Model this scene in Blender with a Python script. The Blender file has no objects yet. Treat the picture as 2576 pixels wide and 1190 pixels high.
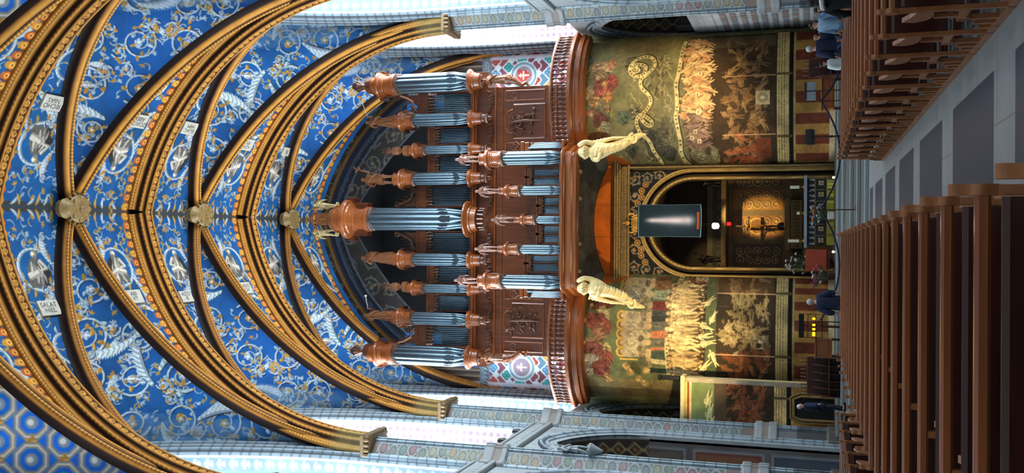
import bpy, bmesh, math, random
import numpy as np
from mathutils import Vector, Matrix
C = bpy.context.scene.collection
PI = math.pi
rnd = random.Random(7)
R = np.random.RandomState(5)

# ------------------------------------------------------------------ camera, world, light, exposure
scene = bpy.context.scene
F = 2377.8                                   # focal length in pixels of the 2576 px wide frame
CAM = np.array([-1.2, 0.0, 1.6])
_d = np.array([755., -20., -F]); _d /= np.linalg.norm(_d)          # world +Y seen by the camera
_v = np.array([-7488., 43., -F]); _v /= np.linalg.norm(_v)
_v = _v - _d * _v.dot(_d); _v /= np.linalg.norm(_v)                # world +Z seen by the camera
_r = np.cross(_d, _v)                                              # world +X seen by the camera
RC = np.array([_r, _d, _v])
cam_data = bpy.data.cameras.new('camera')
cam = bpy.data.objects.new('camera', cam_data); C.objects.link(cam)
cam_data.sensor_fit = 'HORIZONTAL'; cam_data.sensor_width = 36.0
cam_data.lens = F / 2576.0 * 36.0
cam_data.clip_end = 400
m4 = Matrix.Identity(4)
for i in range(3):
    for j in range(3): m4[i][j] = RC[i][j]
    m4[i][3] = CAM[i]
cam.matrix_world = m4
scene.camera = cam

scene.view_settings.view_transform = 'Standard'
scene.view_settings.look = 'None'
scene.view_settings.gamma = 1.0
scene.view_settings.use_curve_mapping = False
scene.view_settings.exposure = 0.1
scene.cycles.max_bounces = 6
scene.cycles.diffuse_bounces = 4
scene.cycles.glossy_bounces = 3
scene.cycles.use_denoising = True

world = bpy.data.worlds.new('world'); scene.world = world
world.use_nodes = True
bg = world.node_tree.nodes['Background']
bg.inputs['Color'].default_value = (0.86, 0.93, 1.0, 1)
bg.inputs['Strength'].default_value = 0.42

def area(name, loc, rot, sx, sy, power, col, spread=PI):
    l = bpy.data.lights.new(name, 'AREA'); l.shape = 'RECTANGLE'; l.size = sx; l.size_y = sy
    l.energy = power; l.color = col; l.spread = spread
    o = bpy.data.objects.new(name, l); C.objects.link(o); o.location = loc; o.rotation_euler = rot
    return o
def spot(name, loc, target, power, col, size=1.0, blend=0.8, radius=0.15):
    l = bpy.data.lights.new(name, 'SPOT'); l.energy = power; l.color = col
    l.spot_size = size; l.spot_blend = blend; l.shadow_soft_size = radius
    o = bpy.data.objects.new(name, l); C.objects.link(o); o.location = loc
    o.rotation_euler = (Vector(target) - Vector(loc)).to_track_quat('-Z', 'Y').to_euler()
    return o
def point(name, loc, power, col, radius=0.1):
    l = bpy.data.lights.new(name, 'POINT'); l.energy = power; l.color = col; l.shadow_soft_size = radius
    o = bpy.data.objects.new(name, l); C.objects.link(o); o.location = loc
    return o
COOL = (0.88, 0.95, 1.0)
WARM = (1.0, 0.74, 0.36)
# daylight through the tall windows of the upper side chapels
YK = [47.2, 39.0, 30.8, 22.6, 14.4, 6.2]
for k, y in enumerate(YK):
    for s in (-1, 1):
        area('window_light', (s * 14.3, y, 20.5), (0, s * PI / 2, 0), 11.0, 2.6, (3400, 2600, 2100, 1500, 900, 900)[k], COOL)
# the flood lamps that light the painted towers
for s in (-1, 1):
    spot('tower_flood_lamp', (s * 8.6, 38.2, 5.2), (s * 5.0, 46.6, 8.4), 4300, WARM, 1.05, 0.9, 0.1)
    spot('arch_flood_lamp', (s * 2.2, 44.2, 1.0), (s * 3.9, 46.8, 8.5), 560, WARM, 1.3, 0.9, 0.1)
spot('chapel_spot_lamp', (0.5, 50.0, 8.2), (0.35, 55.2, 4.7), 2600, (1, .72, .28), 0.40, 0.7, 0.08)
spot('chapel_side_lamp', (1.6, 49.5, 7.6), (-1.7, 54.6, 7.3), 700, (1, .72, .3), 0.42, 0.7, 0.08)
spot('organ_lamp', (-6.5, 44.2, 13.9), (-1.2, 46.5, 25), 300, (1, .75, .45), 0.8, 0.9, 0.1)
spot('organ_lamp', (6.5, 44.2, 13.9), (1.2, 46.5, 25), 300, (1, .75, .45), 0.8, 0.9, 0.1)

# ------------------------------------------------------------------ materials
def lin(c):
    return tuple(((v / 255.) / 12.92 if v / 255. <= 0.04045 else ((v / 255. + 0.055) / 1.055) ** 2.4) for v in c)
def newmat(name):
    m = bpy.data.materials.new(name); m.use_nodes = True
    nt = m.node_tree; return m, nt, nt.nodes['Principled BSDF']
def N(nt, t, **kw):
    n = nt.nodes.new(t)
    for k, v in kw.items(): setattr(n, k, v)
    return n
def vary(nt, col_socket, scale=3.0, amt=0.25, detail=6):
    """multiply a colour by soft noise; returns a socket"""
    tc = N(nt, 'ShaderNodeTexCoord'); nz = N(nt, 'ShaderNodeTexNoise')
    nz.inputs['Scale'].default_value = scale; nz.inputs['Detail'].default_value = detail
    nt.links.new(tc.outputs['Object'], nz.inputs['Vector'])
    mr = N(nt, 'ShaderNodeMapRange'); mr.inputs[1].default_value = 0.25; mr.inputs[2].default_value = 0.75
    mr.inputs[3].default_value = 1 - amt; mr.inputs[4].default_value = 1 + amt
    nt.links.new(nz.outputs['Fac'], mr.inputs[0])
    mx = N(nt, 'ShaderNodeVectorMath', operation='SCALE')
    if isinstance(col_socket, tuple): mx.inputs[0].default_value = col_socket[:3]
    else: nt.links.new(col_socket, mx.inputs[0])
    nt.links.new(mr.outputs[0], mx.inputs['Scale'])
    return mx.outputs[0], nz
def plain(name, c, rough=0.7, metal=0.0, scale=4.0, amt=0.15, bump=0.0, spec=0.5):
    m, nt, b = newmat(name)
    s, nz = vary(nt, lin(c), scale, amt)
    nt.links.new(s, b.inputs['Base Color'])
    b.inputs['Roughness'].default_value = rough; b.inputs['Metallic'].default_value = metal
    b.inputs['Specular IOR Level'].default_value = spec
    if bump:
        bp = N(nt, 'ShaderNodeBump'); bp.inputs['Strength'].default_value = bump; bp.inputs['Distance'].default_value = 0.05
        nt.links.new(nz.outputs['Fac'], bp.inputs['Height']); nt.links.new(bp.outputs[0], b.inputs['Normal'])
    return m
def painted(name, rough=0.8, scale=2.5, amt=0.12, spec=0.2, metal=0.0):
    m, nt, b = newmat(name)
    a = N(nt, 'ShaderNodeVertexColor', layer_name='paint')
    s, nz = vary(nt, a.outputs['Color'], scale, amt)
    nt.links.new(s, b.inputs['Base Color'])
    b.inputs['Roughness'].default_value = rough; b.inputs['Specular IOR Level'].default_value = spec
    b.inputs['Metallic'].default_value = metal
    return m
def wood(name, c1, c2, rough=0.35, scale=1.5, axis='X', spec=0.5, coat=0.0):
    m, nt, b = newmat(name)
    tc = N(nt, 'ShaderNodeTexCoord'); mp = N(nt, 'ShaderNodeMapping')
    sc = {'X': (0.6, 9, 9), 'Y': (9, 0.6, 9), 'Z': (9, 9, 0.6)}[axis]
    mp.inputs['Scale'].default_value = tuple(v * scale for v in sc)
    nz = N(nt, 'ShaderNodeTexNoise'); nz.inputs['Scale'].default_value = 1.0; nz.inputs['Detail'].default_value = 8
    nz.inputs['Distortion'].default_value = 0.6
    nt.links.new(tc.outputs['Object'], mp.inputs[0]); nt.links.new(mp.outputs[0], nz.inputs['Vector'])
    r = N(nt, 'ShaderNodeValToRGB'); r.color_ramp.elements[0].position = 0.3; r.color_ramp.elements[1].position = 0.72
    r.color_ramp.elements[0].color = (*lin(c1), 1); r.color_ramp.elements[1].color = (*lin(c2), 1)
    nt.links.new(nz.outputs['Fac'], r.inputs[0]); nt.links.new(r.outputs[0], b.inputs['Base Color'])
    b.inputs['Roughness'].default_value = rough; b.inputs['Specular IOR Level'].default_value = spec
    b.inputs['Coat Weight'].default_value = coat; b.inputs['Coat Roughness'].default_value = 0.2
    bp = N(nt, 'ShaderNodeBump'); bp.inputs['Strength'].default_value = 0.15; bp.inputs['Distance'].default_value = 0.01
    nt.links.new(nz.outputs['Fac'], bp.inputs['Height']); nt.links.new(bp.outputs[0], b.inputs['Normal'])
    return m
def glow(name, c, strength):
    m, nt, b = newmat(name)
    b.inputs['Base Color'].default_value = (*lin(c), 1)
    b.inputs['Emission Color'].default_value = (*lin(c), 1); b.inputs['Emission Strength'].default_value = strength
    return m

M = {}
M['fresco'] = painted('painted_fresco', 0.75, 1.8, 0.14)
M['vault'] = painted('painted_vault', 0.8, 0.9, 0.12)
M['rib'] = painted('gilded_rib', 0.6, 3.0, 0.18, 0.15)
M['stone_paint'] = painted('painted_stone', 0.55, 1.2, 0.18, 0.5)
M['stone'] = plain('grey_stone', (150, 160, 165), 0.6, 0, 1.5, 0.2, 0.2)
M['plaster'] = plain('pale_plaster', (205, 205, 200), 0.8, 0, 0.8, 0.12)
M['dark_plaster'] = plain('dark_plaster', (60, 62, 66), 0.85, 0, 0.8, 0.3)
M['cream_stone'] = plain('cream_stone', (226, 208, 150), 0.6, 0, 6, 0.2, 0.3)
M['orange'] = plain('orange_plaster', (190, 98, 28), 0.6, 0, 1.2, 0.12)
M['organ'] = wood('organ_oak', (84, 43, 23), (128, 72, 38), 0.3, 1.2, 'Z', 0.6, 0.25)
M['organ_light'] = wood('organ_cornice_oak', (128, 66, 28), (174, 98, 46), 0.28, 1.2, 'X', 0.6, 0.25)
M['carve'] = wood('carved_oak', (64, 38, 24), (128, 84, 56), 0.36, 3, 'Z', 0.6, 0.1)
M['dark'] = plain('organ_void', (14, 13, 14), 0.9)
M['pew'] = wood('varnished_pew_wood', (54, 22, 12), (84, 38, 20), 0.3, 1.0, 'X', 0.5, 0.3)
M['pew_panel'] = wood('varnished_pew_panel', (42, 16, 9), (66, 25, 13), 0.34, 0.8, 'X', 0.5, 0.3)
M['pew_light'] = wood('varnished_rail_wood', (128, 70, 34), (168, 100, 54), 0.25, 1.0, 'X', 0.6, 0.5)
M['pew_end'] = wood('pew_end_wood', (136, 82, 44), (172, 112, 62), 0.4, 1.0, 'Y', 0.5, 0.2)
M['stall'] = wood('dark_stall_wood', (52, 26, 18), (84, 44, 30), 0.4, 1.5, 'Z')
M['tin'] = plain('pipe_tin', (98, 118, 130), 0.33, 0.9, 3, 0.1)
M['gold'] = plain('gilt', (190, 140, 60), 0.4, 0.55, 8, 0.2, 0.2)
M['gold_dull'] = plain('dull_gilt_stone', (138, 112, 66), 0.5, 0.1, 7, 0.3, 0.4)
M['black'] = plain('black_metal', (18, 18, 20), 0.4, 0.3)
M['brass'] = plain('brass', (190, 150, 70), 0.3, 0.9)
M['bronze_fig'] = plain('polished_statue_wood', (150, 112, 98), 0.25, 0.15, 5, 0.2)
M['statue_wood'] = plain('brown_statue_wood', (136, 88, 54), 0.4, 0, 5, 0.25, 0.2)
M['white'] = plain('white_stone', (232, 230, 220), 0.6, 0, 3, 0.08)
M['candle'] = plain('candle_wax', (238, 232, 205), 0.5)
M['rope'] = plain('dark_blue_rope', (20, 24, 52), 0.7)
M['skin'] = plain('skin', (205, 150, 125), 0.55)
M['hair_dark'] = plain('dark_hair', (22, 18, 18), 0.6)
M['hair_grey'] = plain('grey_hair', (190, 195, 200), 0.6)
M['cloth_navy'] = plain('navy_cloth', (14, 28, 60), 0.85)
M['cloth_black'] = plain('black_cloth', (14, 14, 18), 0.9)
M['cloth_blue'] = plain('bright_blue_cloth', (40, 120, 205), 0.8)
M['cloth_pale'] = plain('pale_blue_cloth', (116, 146, 172), 0.8)
M['cloth_white'] = plain('white_knit', (222, 228, 226), 0.9, 0, 30, 0.2, 0.3)
M['cloth_jeans'] = plain('denim', (58, 78, 104), 0.9)
M['leaf'] = plain('leaf', (62, 82, 48), 0.6)
M['pink'] = plain('pink_petal', (214, 92, 150), 0.6)
M['petal'] = plain('white_petal', (225, 222, 210), 0.6)
M['red'] = plain('red_cloth', (170, 70, 40), 0.8)
M['window_glass'] = glow('daylit_glass', (225, 240, 255), 4.0)
M['lamp_red'] = glow('red_glass_lamp', (255, 20, 20), 3.0)
M['lamp_white'] = glow('white_lamp', (255, 235, 205), 14.0)
M['lamp_amber'] = glow('amber_candle_glass', (255, 150, 20), 3.0)

# ------------------------------------------------------------------ mesh helpers
def srgb_arr(a):
    a = np.clip(a, 0, 255) / 255.
    return np.where(a <= 0.04045, a / 12.92, ((a + 0.055) / 1.055) ** 2.4)
def link(name, me, mat=None, parent=None, smooth=False):
    o = bpy.data.objects.new(name, me); C.objects.link(o)
    if mat is not None: me.materials.append(mat)
    if parent is not None: o.parent = parent
    if smooth: me.polygons.foreach_set('use_smooth', [True] * len(me.polygons))
    return o
def set_paint(me, cols):
    a = me.color_attributes.new('paint', 'FLOAT_COLOR', 'POINT')
    buf = np.ones((len(me.vertices), 4), dtype=np.float32)
    buf[:, :3] = srgb_arr(np.asarray(cols, dtype=float).reshape(-1, 3))
    a.data.foreach_set('color', buf.ravel())
def grid(name, V, cols=None, mat=None, parent=None, smooth=True, flip=False, closed=False):
    """V: (n,m,3) grid of points, cols the same shape in sRGB 0..255"""
    V = np.asarray(V, dtype=np.float32); n, m = V.shape[:2]
    me = bpy.data.meshes.new(name)
    me.vertices.add(n * m); me.vertices.foreach_set('co', V.reshape(-1))
    i = np.arange(n - 1)[:, None] * m; j = np.arange(m - 1)[None, :]
    a = (i + j).ravel()
    q = np.stack([a, a + 1, a + m + 1, a + m], 1)
    if closed:
        e = (np.arange(n - 1) * m)
        q = np.vstack([q, np.stack([e + m - 1, e, e + m, e + 2 * m - 1], 1)])
    if flip: q = q[:, ::-1]
    nf = len(q)
    me.loops.add(nf * 4); me.loops.foreach_set('vertex_index', q.astype(np.int32).ravel())
    me.polygons.add(nf); me.polygons.foreach_set('loop_start', (np.arange(nf) * 4).astype(np.int32))
    me.polygons.foreach_set('use_smooth', [smooth] * nf)
    me.update(calc_edges=True)
    if cols is not None: set_paint(me, cols)
    return link(name, me, mat, parent)

class MB:
    def __init__(s): s.v = []; s.f = []; s.c = []; s.col = None
    def _add(s, vs, fs):
        b = len(s.v); s.v += [tuple(p) for p in vs]; s.f += [tuple(i + b for i in f) for f in fs]
        if s.col is not None: s.c += [s.col] * len(vs)
        return s
    def box(s, x0, y0, z0, x1, y1, z1, rot=None):
        vs = [(x, y, z) for z in (z0, z1) for y in (y0, y1) for x in (x0, x1)]
        if rot is not None: vs = [rot @ Vector(p) for p in vs]
        return s._add(vs, [(0, 2, 3, 1), (4, 5, 7, 6), (0, 1, 5, 4), (2, 6, 7, 3), (0, 4, 6, 2), (1, 3, 7, 5)])
    def bbox(s, x0, y0, z0, x1, y1, z1, b=0.01, rot=None):
        """box with chamfered vertical+horizontal edges"""
        b = min(b, abs(x1 - x0) / 2.2, abs(y1 - y0) / 2.2, abs(z1 - z0) / 2.2)
        rings = []
        for z, i in ((z0, b), (z0 + b, 0), (z1 - b, 0), (z1, b)):
            k = b
            X0, X1, Y0, Y1 = x0 + i, x1 - i, y0 + i, y1 - i
            rings.append([(X0 + k, Y0, z), (X1 - k, Y0, z), (X1, Y0 + k, z), (X1, Y1 - k, z), (X1 - k, Y1, z), (X0 + k, Y1, z), (X0, Y1 - k, z), (X0, Y0 + k, z)])
        vs = [p for r in rings for p in r]
        if rot is not None: vs = [rot @ Vector(p) for p in vs]
        fs = [tuple(reversed(range(8))), tuple(range(24, 32))]
        for r in range(3):
            for k in range(8):
                a, c = r * 8 + k, r * 8 + (k + 1) % 8
                fs.append((a, c, c + 8, a + 8))
        return s._add(vs, fs)
    def lathe(s, prof, cx=0, cy=0, cz=0, seg=24, a0=0, a1=2 * PI, cap=True):
        """prof: [(r,z)...]; revolve about the vertical through cx,cy"""
        full = abs(a1 - a0 - 2 * PI) < 1e-6; n = seg if full else seg + 1
        vs = []
        for r, z in prof:
            for k in range(n):
                a = a0 + (a1 - a0) * k / seg
                vs.append((cx + r * math.cos(a), cy + r * math.sin(a), cz + z))
        fs = []
        for i in range(len(prof) - 1):
            for k in range(seg):
                a = i * n + k; b = i * n + (k + 1) % n
                fs.append((a, b, b + n, a + n))
        if cap:
            fs.append(tuple(reversed(range(n)))); L = (len(prof) - 1) * n; fs.append(tuple(range(L, L + n)))
        return s._add(vs, fs)
    def tube(s, pts, r, seg=8, cap=True):
        pts = [Vector(p) for p in pts]; n = len(pts)
        rs = r if isinstance(r, (list, tuple)) else [r] * n
        vs = []; prev = None
        for i, p in enumerate(pts):
            t = (pts[min(i + 1, n - 1)] - pts[max(i - 1, 0)])
            if t.length < 1e-9: t = Vector((0, 0, 1))
            t.normalize()
            if prev is None:
                u = t.cross(Vector((0, 0, 1)) if abs(t.z) < 0.9 else Vector((1, 0, 0))).normalized()
            else:
                u = (prev - t * prev.dot(t)); u = u.normalized() if u.length > 1e-6 else t.orthogonal().normalized()
            prev = u; w = t.cross(u)
            for k in range(seg):
                a = 2 * PI * k / seg
                vs.append(p + (u * math.cos(a) + w * math.sin(a)) * rs[i])
        fs = []
        for i in range(n - 1):
            for k in range(seg):
                a = i * seg + k; b = i * seg + (k + 1) % seg
                fs.append((a, b, b + seg, a + seg))
        if cap: fs.append(tuple(reversed(range(seg)))); fs.append(tuple(range((n - 1) * seg, n * seg)))
        return s._add(vs, fs)
    def prism(s, outline, axis, a, b):
        """extrude a 2D outline [(p,q)] along axis from a to b. axis x:(y,z) y:(x,z) z:(x,y)"""
        n = len(outline)
        def pt(p, q, t): return {'x': (t, p, q), 'y': (p, t, q), 'z': (p, q, t)}[axis]
        vs = [pt(p, q, a) for p, q in outline] + [pt(p, q, b) for p, q in outline]
        fs = [tuple(range(n)), tuple(reversed(range(n, 2 * n)))] + [(i, i + n, (i + 1) % n + n, (i + 1) % n) for i in range(n)]
        return s._add(vs, fs)
    def ball(s, x, y, z, rx, ry=None, rz=None, seg=12, rings=8):
        ry = rx if ry is None else ry; rz = rx if rz is None else rz
        vs = [(x, y, z - rz)]
        for i in range(1, rings):
            t = PI * i / rings
            for k in range(seg):
                a = 2 * PI * k / seg
                vs.append((x + rx * math.sin(t) * math.cos(a), y + ry * math.sin(t) * math.sin(a), z - rz * math.cos(t)))
        vs.append((x, y, z + rz)); fs = []
        for k in range(seg): fs.append((0, 1 + (k + 1) % seg, 1 + k))
        for i in range(rings - 2):
            for k in range(seg):
                a = 1 + i * seg + k; b = 1 + i * seg + (k + 1) % seg
                fs.append((a, b, b + seg, a + seg))
        L = len(vs) - 1; o = 1 + (rings - 2) * seg
        for k in range(seg): fs.append((o + k, o + (k + 1) % seg, L))
        return s._add(vs, fs)
    def build(s, name, mat, parent=None, smooth=False, loc=None, fix=True):
        me = bpy.data.meshes.new(name); me.from_pydata([tuple(v) for v in s.v], [], s.f)
        if fix:
            bm = bmesh.new(); bm.from_mesh(me); bmesh.ops.recalc_face_normals(bm, faces=bm.faces); bm.to_mesh(me); bm.free()
        if s.c: set_paint(me, s.c)
        o = link(name, me, mat, parent, False)
        if smooth:
            me.polygons.foreach_set('use_smooth', [True] * len(me.polygons))
            try: me.set_sharp_from_angle(angle=0.5)
            except Exception: pass
        if loc: o.location = loc
        return o
def empty(name, loc=(0, 0, 0), rz=0.0, parent=None):
    o = bpy.data.objects.new(name, None); C.objects.link(o); o.location = loc; o.rotation_euler = (0, 0, rz)
    o.empty_display_size = 0.2
    if parent: o.parent = parent
    return o
def tag(o, label=None, cat=None, group=None, kind=None):
    if label: o['label'] = label
    if cat: o['category'] = cat
    if group: o['group'] = group
    if kind: o['kind'] = kind
    return o
def st(o): o['kind'] = 'structure'; return o
def copy_tree(o, parent=None):
    c = o.copy(); C.objects.link(c); c.parent = parent
    for ch in list(o.children): copy_tree(ch, c)
    return c

# ------------------------------------------------------------------ painting onto a canvas (numpy, metres)
class Canvas:
    def __init__(s, u0, v0, u1, v1, res, col):
        s.u0, s.v0, s.res = u0, v0, res
        s.w = int(round((u1 - u0) / res)) + 1; s.h = int(round((v1 - v0) / res)) + 1
        s.a = np.zeros((s.h, s.w, 3), np.float32) + np.array(col, np.float32)
    def win(s, u0, v0, u1, v1):
        i0 = max(0, int((v0 - s.v0) / s.res)); i1 = min(s.h, int((v1 - s.v0) / s.res) + 2)
        j0 = max(0, int((u0 - s.u0) / s.res)); j1 = min(s.w, int((u1 - s.u0) / s.res) + 2)
        if i1 <= i0 or j1 <= j0: return None
        U = s.u0 + np.arange(j0, j1)[None, :] * s.res; V = s.v0 + np.arange(i0, i1)[:, None] * s.res
        return s.a[i0:i1, j0:j1], U, V
    def put(s, A, mask, col):
        k = np.clip(mask, 0, 1)[..., None]; A[...] = A * (1 - k) + np.array(col, np.float32) * k
    def rect(s, u0, v0, u1, v1, col, al=1.0):
        w = s.win(u0, v0, u1, v1)
        if w is None: return
        A, U, V = w; s.put(A, ((U >= u0) & (U <= u1) & (V >= v0) & (V <= v1)) * al, col)
    def disk(s, u, v, r, col, rv=None, al=1.0, ring=None):
        rv = r if rv is None else rv
        w = s.win(u - r - .1, v - rv - .1, u + r + .1, v + rv + .1)
        if w is None: return
        A, U, V = w; d = np.sqrt(((U - u) / r) ** 2 + ((V - v) / rv) ** 2)
        e = s.res / min(r, rv)
        m = np.clip((1 - d) / e + .5, 0, 1)
        if ring: m = m * np.clip((d - (1 - ring / r)) / e + .5, 0, 1)
        s.put(A, m * al, col)
    def line(s, pts, r, col, hi=None, al=1.0):
        """stroke with varying radius; hi = lighter colour along one side"""
        n = len(pts); rs = r if isinstance(r, (list, tuple, np.ndarray)) else [r] * n
        for i in range(n - 1):
            (x0, y0), (x1, y1) = pts[i], pts[i + 1]; r0, r1 = rs[i], rs[i + 1]; rm = max(r0, r1) + s.res
            w = s.win(min(x0, x1) - rm, min(y0, y1) - rm, max(x0, x1) + rm, max(y0, y1) + rm)
            if w is None: continue
            A, U, V = w; dx, dy = x1 - x0, y1 - y0; L = dx * dx + dy * dy + 1e-9
            t = np.clip(((U - x0) * dx + (V - y0) * dy) / L, 0, 1)
            ox = U - (x0 + t * dx); oy = V - (y0 + t * dy)
            d = np.sqrt(ox * ox + oy * oy); rr = r0 + (r1 - r0) * t
            s.put(A, np.clip((rr - d) / s.res + .5, 0, 1) * al, col)
            if hi is not None:
                d2 = np.sqrt((ox + rr * .3) ** 2 + (oy - rr * .3) ** 2)
                s.put(A, np.clip((rr * .55 - d2) / s.res + .5, 0, 1) * al, hi)
    def poly(s, pts, col, al=1.0):
        us = [p[0] for p in pts]; vs = [p[1] for p in pts]
        w = s.win(min(us), min(vs), max(us), max(vs))
        if w is None: return
        A, U, V = w; U = U + 0 * V; V = V + 0 * U; ins = np.zeros(U.shape, bool); n = len(pts)
        for i in range(n):
            (x0, y0), (x1, y1) = pts[i], pts[(i + 1) % n]
            c = ((y0 > V) != (y1 > V)) & (U < (x1 - x0) * (V - y0) / (y1 - y0 + 1e-12) + x0)
            ins ^= c
        s.put(A, ins * al, col)
    def noise(s, amt, cell=0.5, chroma=0.3):
        def fld(c):
            n0, n1 = int(s.h * s.res / c) + 3, int(s.w * s.res / c) + 3
            g = R.rand(n0, n1); y = np.arange(s.h) * s.res / c; x = np.arange(s.w) * s.res / c
            i = y.astype(int); j = x.astype(int); fy = (y - i)[:, None]; fx = (x - j)[None, :]
            fy = fy * fy * (3 - 2 * fy); fx = fx * fx * (3 - 2 * fx)
            G = lambda a, b: g[np.ix_(i + a, j + b)]
            return (G(0, 0) * (1 - fy) + G(1, 0) * fy) * (1 - fx) + (G(0, 1) * (1 - fy) + G(1, 1) * fy) * fx - .5
        f = fld(cell) + .5 * fld(cell / 2.3) + .35 * fld(cell / 6)
        s.a *= (1 + amt * f)[..., None]
        for k in range(3): s.a[..., k] *= 1 + amt * chroma * fld(cell * 1.3)
    def sample(s, U, V):
        j = np.clip((U - s.u0) / s.res, 0, s.w - 1.001); i = np.clip((V - s.v0) / s.res, 0, s.h - 1.001)
        j0 = j.astype(int); i0 = i.astype(int); fj = (j - j0)[..., None]; fi = (i - i0)[..., None]
        A = s.a; j1 = np.minimum(j0 + 1, s.w - 1); i1 = np.minimum(i0 + 1, s.h - 1)
        return (A[i0, j0] * (1 - fj) + A[i0, j1] * fj) * (1 - fi) + (A[i1, j0] * (1 - fj) + A[i1, j1] * fj) * fi
    # --- motifs
    def leaf(s, u, v, ang, L, w, col, hi=None):
        c, q = math.cos(ang), math.sin(ang)
        pts = []; rs = []
        for k in range(7):
            t = k / 6.; b = .25 * math.sin(t * PI) * L
            pts.append((u + c * L * t - q * b * .5, v + q * L * t + c * b * .5)); rs.append(max(.008, w * math.sin(PI * (.12 + .85 * t)) ** 1.2))
        s.line(pts, rs, col, hi)
    def acanthus(s, u, v, ang, L, w, col, hi, bend=0.6):
        p = []; a = ang; x, y = u, v; n = 9
        for k in range(n + 1):
            p.append((x, y, a)); x += math.cos(a) * L / n; y += math.sin(a) * L / n; a += bend / n
        s.line([(q[0] + .03, q[1] - .03) for q in p], [w * .5 * math.sin(PI * (.1 + .85 * i / n)) for i in range(n + 1)], tuple(c * .3 for c in col))
        s.line([(q[0], q[1]) for q in p], [w * .42 * math.sin(PI * (.1 + .85 * i / n)) + .01 for i in range(n + 1)], col, hi)
        sd = -1 if bend > 0 else 1
        for i in range(0, n):
            for q in (0, .5):
                f = (i + q) / n; a_ = p[i][2] + sd * (.55 + .5 * f); L_ = w * (1.25 * math.sin(PI * (.12 + .8 * f)) + .1)
                x_ = p[i][0] + (p[i + 1][0] - p[i][0]) * q; y_ = p[i][1] + (p[i + 1][1] - p[i][1]) * q
                s.leaf(x_, y_, a_, L_, w * .2, col if q else hi, hi)
        s.spiral(p[-1][0], p[-1][1], w * .7, 1.0, sd, p[-1][2], w * .12, col, hi, (col, hi), False)
    def sprig(s, u, v, ang, L, gold, white):
        """thin curling stem with a trefoil at its end"""
        b = rnd.choice([-1, 1]) * rnd.uniform(1.2, 3.2); pts = []; a = ang; x, y = u, v
        for k in range(9): pts.append((x, y)); x += math.cos(a) * L / 8; y += math.sin(a) * L / 8; a += b / 8
        s.line(pts, [.022 - .0015 * k for k in range(9)], white[0], white[1])
        c = gold if rnd.random() < .6 else white
        for da in (-.9, 0, .9): s.leaf(x, y, a + da, L * .36, .035, c[0], c[1])
        k = rnd.randint(2, 6); s.leaf(pts[k][0], pts[k][1], a + 1.6 * rnd.choice([-1, 1]), L * .26, .03, *(white if rnd.random() < .5 else gold))
    def seated(s, u, v, h, base=(92, 90, 84), lite=(204, 198, 182)):
        """painted seated figure in grey drapery"""
        dk = (44, 42, 42); sg = rnd.choice([-1, 1])
        s.poly([(u - .36 * h, v), (u + .34 * h, v), (u + .4 * h, v + .28 * h), (u + .27 * h, v + .62 * h), (u + .12 * h, v + .82 * h), (u - .14 * h, v + .82 * h), (u - .3 * h, v + .56 * h), (u - .38 * h, v + .26 * h)], base)
        s.line([(u + .2 * h, v + .1 * h), (u + .34 * h, v + .4 * h), (u + .2 * h, v + .7 * h)], .09 * h, dk)
        for k in range(16):
            t = rnd.uniform(-.3, .26); w = rnd.uniform(.2, .5); y0 = rnd.uniform(.0, .45)
            p = [(u + t * h, v + y0 * h), (u + (t * .8 + .04) * h, v + (y0 + w * .5) * h), (u + t * .55 * h, v + (y0 + w) * h)]
            s.line(p, [.012 * h, .03 * h, .01 * h], rnd.choice([lite, (160, 154, 142), dk, lite]))
        s.line([(u - .28 * h, v + .36 * h), (u + .02 * h, v + .42 * h), (u + .28 * h * sg, v + .3 * h)], [.08 * h, .1 * h, .06 * h], (150, 144, 132), lite)
        s.line([(u - .18 * h * sg, v + .74 * h), (u - .34 * h * sg, v + .55 * h), (u - .12 * h * sg, v + .48 * h)], [.06 * h, .05 * h, .03 * h], (160, 154, 140), lite)
        s.disk(u + .02 * h, v + .93 * h, .1 * h, (150, 140, 124)); s.disk(u - .01 * h, v + .95 * h, .06 * h, (214, 206, 190)); s.disk(u + .04 * h, v + .86 * h, .06 * h, (120, 104, 84))
    def spiral(s, u, v, r, turns, dr, a0, w, col, hi, gold, leaves=True):
        pts = []; rs = []; n = int(16 * turns)
        for k in range(n + 1):
            t = k / n; a = a0 + dr * turns * 2 * PI * t; rr = r * (1 - t) ** .8 + .03
            pts.append((u + rr * math.cos(a), v + rr * math.sin(a))); rs.append(w * (1 - .65 * t))
        s.line([(p[0] + .025, p[1] - .025) for p in pts], [q * 1.2 for q in rs], (12, 34, 70))
        s.line(pts, rs, col, hi)
        if leaves:
            for k in range(2, n - 2, 3):
                a = a0 + dr * turns * 2 * PI * k / n
                cc, hh = (gold if rnd.random() < .45 else (col, hi))
                s.leaf(pts[k][0], pts[k][1], a + rnd.uniform(-.6, .6) + (0 if rnd.random() < .7 else PI), r * rnd.uniform(.22, .42), w * rnd.uniform(1.2, 2.0), cc, hh)
        g = gold if rnd.random() < .6 else (col, hi)
        for k in range(5):
            s.leaf(u, v, a0 + k * 1.256, r * .24, w * 1.5, g[0], g[1])
        s.disk(u, v, r * .09, hi)
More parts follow.
